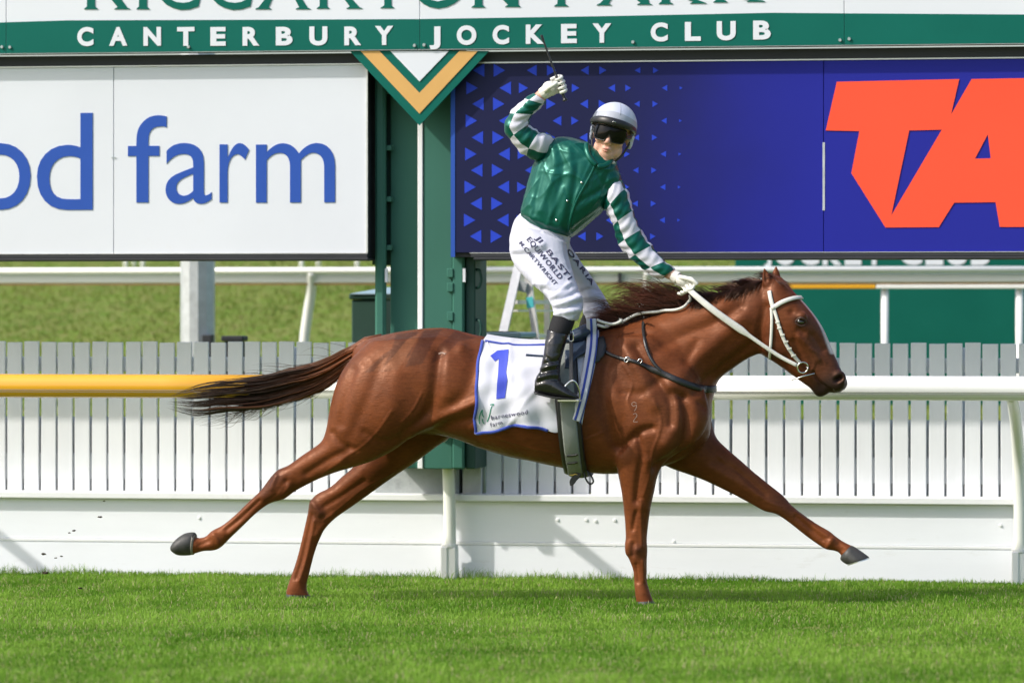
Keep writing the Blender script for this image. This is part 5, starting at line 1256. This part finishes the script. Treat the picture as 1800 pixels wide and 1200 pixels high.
# clothes
def folds(v, q, strokes, seed, amp, sc, msk=None):
    v = carve(v, q, strokes); n = normals(v, q)
    rs_ = np.random.default_rng(seed); out = np.zeros(len(v))
    for k in range(10):
        d = rs_.normal(size=3); d /= np.linalg.norm(d); ph = (v @ d) * sc * rs_.uniform(.5, 1.6) + rs_.uniform(0, 6.28) + 1.6 * np.sin((v @ rs_.normal(size=3)) * sc * .35)
        out += np.sign(np.sin(ph)) * np.abs(np.sin(ph)) ** 1.0 * rs_.uniform(.4, 1)
    m = 1.0 if msk is None else msk
    cr_ = np.zeros(len(v))
    for k in range(9):
        d = rs_.normal(size=3); d /= np.linalg.norm(d); e = rs_.normal(size=3); e /= np.linalg.norm(e)
        ph = (v @ d) * sc * rs_.uniform(.35, .9) + rs_.uniform(0, 6.28) + 2.2 * np.sin((v @ e) * sc * .3 + k)
        gate = np.clip(np.sin((v @ rs_.normal(size=3)) * sc * .22 + rs_.uniform(0, 6.28)) + .1, 0, 1)
        cr_ += (1 - np.abs(np.sin(ph))) ** 5 * gate * rs_.choice([1, 1, -1])
    out = out * .3 + cr_ * 3.0
    return v + n * ((amp * out / 5) * m)[:, None]
tor = [(921, 388, 1001, 417, -.01, .098), (916, 378, 1014, 410, -.015, .118), (918, 362, 1034, 393, -.02, .122), (923, 342, 1056, 373, -.02, .122), (929, 318, 1072, 352, -.02, .12), (937, 293, 1084, 326, -.02, .115), (949, 268, 1089, 303, -.02, .108), (966, 247, 1084, 286, -.015, .095), (994, 241, 1074, 275, -.01, .075), (1020, 247, 1066, 272, -.005, .058), (1030, 251, 1062, 275, -.002, .052)]
jv, jq = skin([loft_vf(tor, 5, 36, 2.3), ball_vf(1072, 318, -.03, .055, .07, .06), ball_vf(962, 262, -.04, .05, .06, .05)], .0042, 4)
JS = [(.010, 6, -1, 1, [(968, 252), (975, 290), (965, 330), (950, 370)]), (-.010, 6, -1, 1, [(980, 250), (990, 290), (982, 340), (972, 385)]), (.009, 6, -1, 1, [(1000, 262), (1004, 300), (995, 350), (985, 395)]),
      (-.007, 5, -1, 1, [(1015, 290), (1010, 335), (1000, 385)]), (.009, 7, -1, 1, [(1070, 352), (1040, 372), (1010, 392)]), (-.009, 5, -1, 1, [(1068, 362), (1030, 385), (1008, 402)]), (.008, 6, -1, 1, [(1078, 330), (1045, 352), (1015, 372)]), (-.008, 5, -1, 1, [(1082, 318), (1055, 335), (1022, 352)]),
      (.007, 5, -1, 1, [(950, 285), (940, 320), (932, 360)]), (-.008, 5, -1, 1, [(958, 285), (948, 325), (938, 375)]), (.008, 5, -1, 1, [(990, 330), (975, 365), (962, 398)]), (-.006, 4, -1, 1, [(1045, 300), (1060, 325)]), (.006, 4, -1, 1, [(1030, 320), (1012, 350), (1006, 400)]),
      (-.012, 4, -1, 1, [(920, 383), (955, 398), (992, 414), (1004, 412)]), (.004, 2.2, -1, 1, [(1046, 268), (1030, 305), (1012, 345), (1000, 400)]), (-.008, 5, -1, 1, [(960, 262), (948, 282)]), (.006, 6, -1, 1, [(925, 350), (935, 385)]), (-.006, 5, -1, 1, [(970, 300), (1000, 285), (1030, 275)])]
JS = [(a * .5, w_, lo_, hi_, l_) for a, w_, lo_, hi_, l_ in JS]
jv = folds(jv, jq, JS, 53, .0062, 42); jv = laplace(jv, jq, 1, .4)
jacket = obj('silk_jacket', jv, jq, M_sgreen, jk, smooth=True); JB = BVHTree.FromPolygons([tuple(p) for p in jv], jq.tolist())
cp = [(1030, 252), (1036, 262), (1046, 275), (1054, 284)]
P, N = on_skin([(1030, 253), (1031, 265), (1037, 280), (1048, 291)], .003, 4, JB); obj('collar', *tube_vf(P, .012, 10, flat=.6), M_sgreen, jk, smooth=True)
P, N = on_skin([(1073, 281), (1069, 288), (1060, 293), (1050, 293)], .003, 4, JB); obj('collar', *tube_vf(P, .012, 10, flat=.6), M_sgreen, jk, smooth=True)
P, N = on_skin([(1047, 288), (1039, 306), (1026, 330), (1014, 352), (1004, 380), (999, 408)], .0025, 5, JB); obj('placket', *strap_vf(P, N, .012, .0022), M_sgreen, jacket, smooth=True)
for x, y in ((1022.5, 321), (997, 353), (978, 387)):
    h, n = cast(x, y, JB)
    if h is not None: obj('snap_button', *tube_vf([h, h + n * .004], [.0055, .0045], 10, side=(0, 0, 1)), M_steel, jacket, smooth=True)
obj('white_scarf', *tube_vf(catmull([HL(-.045, -.070, .015), HL(-.040, -.108, .022), HL(-.018, -.132, .030), HL(.016, -.134, .028), HL(.040, -.112, .014)], 4), .010, 10), M_glove, jk, smooth=True)

def sleeve(rows, name, ncols, row_len, shift, seed, flip=0):
    rows = [tuple(r) for r in rows]
    Q = []
    for r in rows:
        a = at(r[0], r[1], YH + r[4]); b_ = at(r[2], r[3], YH + r[4]); Q.append([*a, *b_, r[5]])
    Q = catmull(Q, 10); C = (Q[:, :3] + Q[:, 3:6]) / 2; s = np.concatenate([[0], np.cumsum(np.linalg.norm(np.diff(C, axis=0), axis=1))])
    n = int(s[-1] / row_len * 14); tt = np.linspace(0, s[-1], n); Q = np.stack([np.interp(tt, s, Q[:, k]) for k in range(7)], -1)
    SEG = 48; V = []; F = []; fm = []; rs_ = np.random.default_rng(seed); ph = rs_.uniform(0, 6.28, 8)
    for i, q in enumerate(Q):
        A_, B_ = q[:3], q[3:6]; Cc = (A_ + B_) / 2; h = (A_ - B_) / 2; t = tt[i]
        for k in range(SEG):
            a = 2 * math.pi * k / SEG
            w = 1 + .045 * math.sin(t * 95 + 2.0 * math.sin(a + ph[0]) + ph[1]) * math.sin(a * 1.0 + ph[2] + t * 9) + .035 * math.sin(t * 160 + 3 * math.sin(a * 2 + ph[3])) + .03 * math.sin(3 * a + t * 30 + ph[4])
            V.append(Cc + h * math.cos(a) * w + np.array([0, 1, 0]) * q[6] * math.sin(a) * w)
    for i in range(n - 1):
        for k in range(SEG):
            F.append([i * SEG + k, i * SEG + (k + 1) % SEG, (i + 1) * SEG + (k + 1) % SEG, (i + 1) * SEG + k])
            r_ = int((tt[i] + shift) / row_len); c_ = int(((k + .5) / SEG + .125 / 2) * ncols) % ncols
            fm.append((r_ + c_ + flip) % 2)
    V = np.array(V); Fq = np.array(F); nn = normals(V, Fq); out = (nn * (V - C.mean(0))).sum()
    o = obj(name, V, F, [M_sgreen, M_swhite], jk, smooth=True, face_mats=fm)
    bm = bmesh.new(); bm.from_mesh(o.data); bmesh.ops.recalc_face_normals(bm, faces=bm.faces[:]); bm.to_mesh(o.data); bm.free()
    return o
RS = [(976, 244, 960, 280, -.045, .05), (967, 237, 947, 283, -.06, .066), (946, 230, 920, 272, -.085, .060), (932, 221, 899, 250, -.10, .056), (931, 211, 886, 226, -.11, .056), (937, 202, 896, 200, -.115, .053), (946, 194, 908, 186, -.12, .050), (956, 184, 922, 174, -.122, .046), (960, 178, 938, 163, -.124, .036)]
sleeve(RS, 'sleeve', 4, .085, .01, 61, 0)
LS = [(1080, 316, 1066, 348, -.035, .05), (1093, 317, 1062, 366, -.04, .064), (1104, 338, 1067, 376, -.045, .058), (1114, 374, 1079, 400, -.045, .054), (1127, 402, 1087, 428, -.04, .052), (1144, 430, 1106, 453, -.04, .050), (1166, 456, 1130, 472, -.04, .045), (1184, 469, 1148, 486, -.042, .042), (1186, 473, 1164, 490, -.044, .032)]
sleeve(LS, 'sleeve', 4, .085, .03, 62, 0)

pel = [(918, 372, 1000, 398, 0, .085), (906, 385, 1003, 412, 0, .105), (899, 405, 1001, 426, 0, .118), (896, 428, 998, 440, 0, .118), (903, 452, 990, 456, 0, .10), (915, 468, 980, 468, 0, .06)]
nl = [(902, 400, 980, 405, -.05, .075), (896, 428, 994, 425, -.075, .085), (898, 452, 999, 450, -.105, .085), (912, 476, 1007, 478, -.145, .080), (936, 500, 1015, 503, -.185, .074), (959, 519, 1023, 523, -.22, .068), (970, 537, 1024, 541, -.24, .064), (972, 550, 1019, 555, -.25, .058), (976, 560, 1013, 564, -.255, .050)]
fl = [(930, 405, 1000, 415, .05, .075), (950, 430, 1003, 432, .08, .08), (968, 455, 1018, 456, .12, .08), (988, 480, 1034, 478, .16, .074), (1006, 502, 1049, 500, .195, .07), (1018, 524, 1063, 522, .22, .067), (1024, 543, 1074, 543, .235, .062), (1028, 556, 1075, 558, .24, .056), (1032, 570, 1064, 572, .245, .045)]
pv_, pq_ = skin([loft_vf(pel, 4, 32), loft_vf(nl, 4, 28), loft_vf(fl, 4, 28)], .005, 5)
PS = [(-.008, 4, -1, 0, [(996, 430), (998, 450), (1004, 470)]), (.007, 5, -1, 0, [(905, 440), (930, 436), (955, 430)]), (-.007, 4, -1, 0, [(903, 448), (935, 446), (962, 440)]), (.006, 5, -1, 0, [(1000, 500), (975, 520), (965, 530)]), (-.007, 4, -1, 0, [(1016, 512), (990, 524), (970, 527)]), (.008, 5, -1, 0, [(1022, 522), (1000, 530), (978, 536)]),
      (-.008, 3.5, -1, 0, [(1024, 532), (1000, 538), (976, 543)]), (.007, 4, -1, 0, [(1022, 544), (1000, 548), (976, 552)]), (-.006, 4, -1, 0, [(955, 508), (975, 512), (1000, 506)]), (.005, 4, -1, 0, [(940, 498), (962, 500)]), (-.007, 3.5, .02, 1, [(1024, 512), (1044, 508), (1056, 512)]), (.007, 4, .02, 1, [(1026, 522), (1048, 520), (1064, 528)]), (-.007, 3.5, .02, 1, [(1028, 534), (1050, 532), (1070, 540)]), (.006, 4, .02, 1, [(1030, 546), (1052, 545), (1072, 552)]),
      (.005, 3, -1, 0, [(955, 408), (985, 424), (996, 426)]), (-.006, 4, -1, 1, [(918, 392), (950, 404), (990, 420)])]
msk = np.clip((to_px(pv_)[:, 1] - 470) / 60, .30, 1.25)
pv_ = folds(pv_, pq_, [(a * 1.25, *r_) for a, *r_ in PS], 72, .0046, 72, msk); pv_ = laplace(pv_, pq_, 1, .4)
br_ = obj('breeches', pv_, pq_, M_breech, jk, smooth=True); PB = BVHTree.FromPolygons([tuple(p) for p in pv_], pq_.tolist())
M_ink = mat('breeches_print', (.03, .03, .075), .7)
def q6(x, y): return (880 + x / 6.0, 370 + y / 6.0)
laid_text('JL BASTI', q6(368, 300), q6(720, 745), 9.0, M_ink, br_, PB, bold=.015, slant=.1)
laid_text('EQUIWORLD', q6(270, 305), q6(622, 738), 9.0, M_ink, br_, PB, bold=.015)
laid_text('M.CARTWRIGHT', q6(190, 345), q6(575, 800), 7.0, M_ink, br_, PB, bold=.01)
laid_text('OARIA', q6(690, 420), q6(965, 800), 7.0, M_ink, br_, PB, bold=.02)

def boot(sgn):
    w = lambda x: x * sgn
    g1 = [(976, 546, 1012, 556, w(-.25), .050), (969, 562, 1009, 570, w(-.27), .052), (965, 576, 1003, 584, w(-.285), .050), (963, 584, 998, 590, w(-.29), .047)]
    dx = 0 if sgn == 1 else 52
    g1 = [(a + dx, b_, c_ + dx, d_, e_, f_) for a, b_, c_, d_, e_, f_ in g1]
    bt = obj('boot', *skin_vf([loft_vf([(a + dx, b_, c_ + dx, d_, e_, f_) for a, b_, c_, d_, e_, f_ in [(962, 579, 1000, 587, w(-.288), .048), (959, 600, 995, 602, w(-.30), .048), (955, 625, 988, 627, w(-.312), .045), (950, 648, 984, 652, w(-.325), .041), (944, 664, 986, 668, w(-.335), .038), (941, 680, 984, 684, w(-.34), .032)]], 4, 24),
                 loft_vf([(a + dx, b_, c_ + dx, d_, e_, f_) for a, b_, c_, d_, e_, f_ in [(941, 668, 940, 690, w(-.34), .022), (950, 652, 950, 693, w(-.34), .036), (968, 655, 970, 697, w(-.34), .040), (985, 670, 987, 699, w(-.342), .040), (1001, 685, 1001, 700, w(-.345), .036), (1013, 693, 1012, 701, w(-.347), .024), (1018, 697, 1017, 700.5, w(-.347), .008)]], 4, 24)], sgn), M_boot, jk, smooth=True)
    obj('gaiter', *loft_vf(g1, 4, 24), M_gaiter, bt, smooth=True)
    obj('sole', *loft_vf([(a + dx, b_, c_ + dx, d_, e_, f_) for a, b_, c_, d_, e_, f_ in [(940, 687, 941, 693, w(-.34), .030), (965, 694, 966, 699, w(-.34), .036), (990, 697.5, 990, 702, w(-.342), .038), (1014, 698.5, 1014, 702, w(-.347), .024)]], 3, 14), M_rub, bt, smooth=True)
def skin_vf(vfs, sgn):
    v, q = skin(vfs, .0042, 3)
    dx = 0 if sgn == 1 else 52
    S_ = [(.005, 3, -2, 2, [(950 + dx, 648), (966 + dx, 643), (984 + dx, 640)]), (-.006, 3, -2, 2, [(950 + dx, 655), (966 + dx, 651), (984 + dx, 649)]), (.005, 3, -2, 2, [(946 + dx, 664), (964 + dx, 659), (984 + dx, 658)]), (-.005, 3, -2, 2, [(945 + dx, 672), (964 + dx, 667), (986 + dx, 668)]), (-.004, 3, -2, 2, [(958 + dx, 625), (972 + dx, 636), (986 + dx, 632)]), (.004, 4, -2, 2, [(962 + dx, 600), (960 + dx, 630)]), (-.004, 3, -2, 2, [(955 + dx, 640), (975 + dx, 634)])]
    v = folds(v, q, S_, 81, .0016, 60); return v, q
boot(1); boot(-1)

# helmet
def helmet_shell(rx, ry, rz, cy, cz, edge, name, mats, parent, nphi=56, nth=26, band=None):
    V = []; F = []; fm = []
    for j in range(nth + 1):
        for i in range(nphi):
            ph_ = 2 * math.pi * i / nphi; th = edge(ph_) * j / nth
            V.append(HL(rx * math.sin(th) * math.sin(ph_), cy + ry * math.cos(th), cz + rz * math.sin(th) * math.cos(ph_)))
    for j in range(nth):
        for i in range(nphi):
            F.append([j * nphi + i, (j + 1) * nphi + i, (j + 1) * nphi + (i + 1) % nphi, j * nphi + (i + 1) % nphi])
            ph_ = 2 * math.pi * (i + .5) / nphi; fm.append(1 if band and band(ph_, j / nth) else 0)
    o = obj(name, V, F, mats, parent, smooth=True, face_mats=fm); md = o.modifiers.new('s', 'SOLIDIFY'); md.thickness = .006; md.offset = -1
    return o
def h_edge(ph_):
    f = .5 + .5 * math.cos(ph_); return R(118) - R(46) * f ** 1.5
helmet = helmet_shell(.101, .104, .124, .036, -.034, h_edge, 'helmet', [M_cap, M_capg], jk, band=lambda p, t: math.cos(p) > -.25 and t > .68)
seam = [HL(.101 * math.sin(th) * math.sin(R(18)) * 1.004, .036 + .1045 * math.cos(th), -.034 + .1245 * math.sin(th) * math.cos(R(18))) for th in np.linspace(.1, .98, 10)]
obj('cover_seam', *tube_vf(seam, .0012, 6), M_capg, helmet, smooth=True)
# peak: a lens-shaped rim across the brow
V = []; F = []; NS = 28; prof = 10
for i in range(NS + 1):
    a = R(-88) + R(176) * i / NS; c_ = math.cos(a); f = max(0, math.cos(a)) ** .7
    base = np.array([.1 * math.sin(a), .036 + .104 * math.cos(R(72)) + .002 - .040 * (1 - f), -.034 + .124 * math.cos(a) * .96])
    for k in range(prof):
        t = 2 * math.pi * k / prof; out_ = .014 * f + .004; dn = .011 * f + .005
        off = np.array([math.sin(a) * (.5 + .5 * math.cos(t)) * out_ * .9, math.sin(t) * dn - (.5 + .5 * math.cos(t)) * .012 * f - .004, math.cos(a) * (.5 + .5 * math.cos(t)) * out_])
        V.append(HL(*(base + off)))
for i in range(NS):
    for k in range(prof): F.append([i * prof + k, i * prof + (k + 1) % prof, (i + 1) * prof + (k + 1) % prof, (i + 1) * prof + k])
F.append(list(range(prof))); F.append([NS * prof + k for k in range(prof)][::-1])
brim = obj('peak', V, F, M_rub, helmet, smooth=True)
badge = [HL(.012 + dx, .060 + dy, .104) for dx, dy in ((-.007, -.002), (-.004, .003), (0, .001), (.004, .003), (.007, -.002))]; obj('badge', *tube_vf(badge, .0016, 6), M_steel, brim, smooth=True)
# goggles
def gog(rx, rz, cz, top, bot, notch, um, name, m, parent, pad=0.0, NU_=40, NV_=10):
    V = []; F = []
    for j in range(NV_ + 1):
        for i in range(NU_ + 1):
            u = -1 + 2 * i / NU_; a = u * um
            rnd = (1 - abs(u) ** 5) ** .5 if abs(u) < 1 else 0
            bt_ = (bot - pad) * (.45 + .55 * rnd) * (1 - .10 * u * 0); nb = notch * math.exp(-(u / .13) ** 2); lo_ = bt_ + nb; hi_ = (top + pad) * (.55 + .45 * rnd)
            y = lo_ + (hi_ - lo_) * j / NV_; bul = math.sin(math.pi * j / NV_) * .004
            V.append(HL((rx + bul) * math.sin(a), y, cz + (rz + bul) * math.cos(a)))
    for j in range(NV_):
        for i in range(NU_): F.append([j * (NU_ + 1) + i, j * (NU_ + 1) + i + 1, (j + 1) * (NU_ + 1) + i + 1, (j + 1) * (NU_ + 1) + i])
    o = obj(name, V, F, m, parent, smooth=True); md = o.modifiers.new('s', 'SOLIDIFY'); md.thickness = .004; md.offset = 0
    return np.array(V).reshape(NV_ + 1, NU_ + 1, 3), o
GV, goggles = gog(.078, .074, -.002, .037, -.030, .030, R(62), 'goggles', M_lens, jk)
rim = np.concatenate([GV[0], GV[1:, -1], GV[-1, ::-1][1:], GV[::-1, 0][1:]]); obj('frame', *tube_vf(rim, .0028, 8), M_rub, goggles, smooth=True)
for s in (-1, 1):
    obj('strap', *strap_vf(catmull([HL(s * .070, .0, .026), HL(s * .084, .004, -.005), HL(s * .097, .012, -.04), HL(s * .094, .018, -.09)], 4), [HR * s + HF * .2] * 13, .018, .003), M_rub, goggles, smooth=True)
    pth = catmull([HL(s * .090, -.005, -.03), HL(s * .080, -.040, -.012), HL(s * .066, -.080, .004), HL(s * .040, -.112, .020), HL(s * .008, -.128, .028)], 4)
    obj('chin_strap', *strap_vf(pth, [HR * s * .8 + HF * .6] * len(pth), .011, .003), M_rub, helmet, smooth=True)
    obj('ear_pad', *skin([hball(s * .086, -.020, -.040, .012, .030, .022), hball(s * .088, .004, -.035, .012, .02, .024)], .004, 2), M_cap, helmet, smooth=True)

# gloved hands: palm, four fingers of different length and a thumb
def fist(name, palm, fingers, thumb, parent):
    vfs = [palm] if not isinstance(palm, list) else palm[:]
    for f in fingers: vfs.append(tube_vf(catmull(f[0], 4), np.linspace(f[1], f[1] * .82, 4 * (len(f[0]) - 1) + 1), 12, side=(.3, .4, 1)))
    vfs.append(tube_vf(catmull(thumb[0], 4), np.linspace(thumb[1], thumb[1] * .8, 4 * (len(thumb[0]) - 1) + 1), 12, side=(.3, .4, 1)))
    v, q = skin(vfs, .0022, 2); return obj(name, v, q, M_glove, parent, smooth=True)
a_ = lambda x, y, w: at(x, y, YH + w)
wp0, wp1 = np.array([951.5, 62.0]), np.array([994, 178.0]); wpx = lambda t: wp0 + (wp1 - wp0) * t
WW = -.155
rf = []
for k, (t, ln) in enumerate(((.66, .95), (.725, 1.05), (.79, 1.0), (.85, .85))):   # fingers close round the whip
    c_ = wpx(t); rf.append(([a_(c_[0] - 12 * ln, c_[1] + 2, WW + .035), a_(c_[0] + 2, c_[1] - 4, WW + .030), a_(c_[0] + 8 * ln, c_[1] - 3, WW + .006), a_(c_[0] + 5, c_[1] + 0, WW - .017), a_(c_[0] - 4 * ln, c_[1] + 3, WW - .018)], .0086))
fist('glove', [ball_vf(967, 156, WW + .022, .036, .024, .033, R(20)), tube_vf([a_(953, 166, -.126), a_(962, 160, -.132)], [.0275, .030], 14)], rf, ([a_(958, 160, WW - .002), a_(966, 154, WW - .022), a_(975, 149, WW - .024), a_(980, 145, WW - .016)], .0105), jk)
obj('wrist', *tube_vf([a_(944, 176, -.124), a_(953, 167, -.126), a_(959, 162, -.128)], [.027, .026, .027], 16), M_skin, body_o, smooth=True)
lf = []
for k, (dx, ln) in enumerate(((0, 1.0), (-6, 1.05), (-12, .98), (-17, .85))):
    lf.append(([a_(1204 + dx, 489 + k * 3, -.075 + k * .010), a_(1215 + dx, 490 + k * 4, -.085 + k * .008), a_(1221 + dx, 498 + k * 4, -.10 + k * .008), a_(1216 + dx, 508 + k * 3, -.112 + k * .008), a_(1208 + dx, 509 + k * 2, -.108 + k * .008)], .0088 * ln))
fist('glove', [ball_vf(1200, 494, -.062, .038, .026, .024, R(28)), tube_vf([a_(1182, 484, -.046), a_(1192, 489, -.052)], [.0262, .028], 14)], lf, ([a_(1194, 487, -.075), a_(1207, 489, -.098), a_(1219, 494, -.108), a_(1226, 500, -.108)], .0105), jk)
obj('wrist', *tube_vf([a_(1170, 477, -.042), a_(1180, 482, -.046), a_(1187, 487, -.048)], [.026, .025, .026], 16), M_skin, body_o, smooth=True)
# whip
whip = thing('whip', 'short black racing whip held up in the gloved fist', 'whip', tuple(a_(975, 130, WW)))
pw_ = [a_(*wpx(t), WW) for t in (.0, .04, .2, .45, .7, .86)]
obj('shaft', *tube_vf(catmull(pw_, 4), np.interp(np.linspace(0, 1, 21), [0, .05, .25, .3, 1], [.004, .006, .006, .004, .0055]), 10), M_black, whip, smooth=True)
obj('handle', *tube_vf(catmull([a_(*wpx(t), WW) for t in (.6, .8, .93, .975, 1.0)], 4), np.interp(np.linspace(0, 1, 17), [0, .6, .85, 1], [.0065, .0075, .0125, .006]), 12), M_rub, whip, smooth=True)
# clods thrown up by the hooves
M_clod = mat('turf_clod', (.05, .042, .028), .95, .1, noise=.4, nscale=60)
for i, (x, y, s) in enumerate(((80, 1006, 11), (141, 1033, 8), (176, 908, 8), (130, 932, 7), (122, 936, 5), (77, 973, 9), (108, 977, 5), (98, 980, 5), (183, 880, 5))):
    c_ = a_(x, y, random.uniform(-.2, .5)); bm = bmesh.new(); bmesh.ops.create_icosphere(bm, subdivisions=2, radius=s / 1000)
    for v in bm.verts: v.co = Vector((v.co.x * 1.3, v.co.y, v.co.z * .55)) * random.uniform(.75, 1.25) + Vector(c_)
    tag(obj('turf_clod', *bm_vf(bm), M_clod), 'small dark clod of turf thrown up behind the horse', 'clod', 'clods thrown up behind the horse')
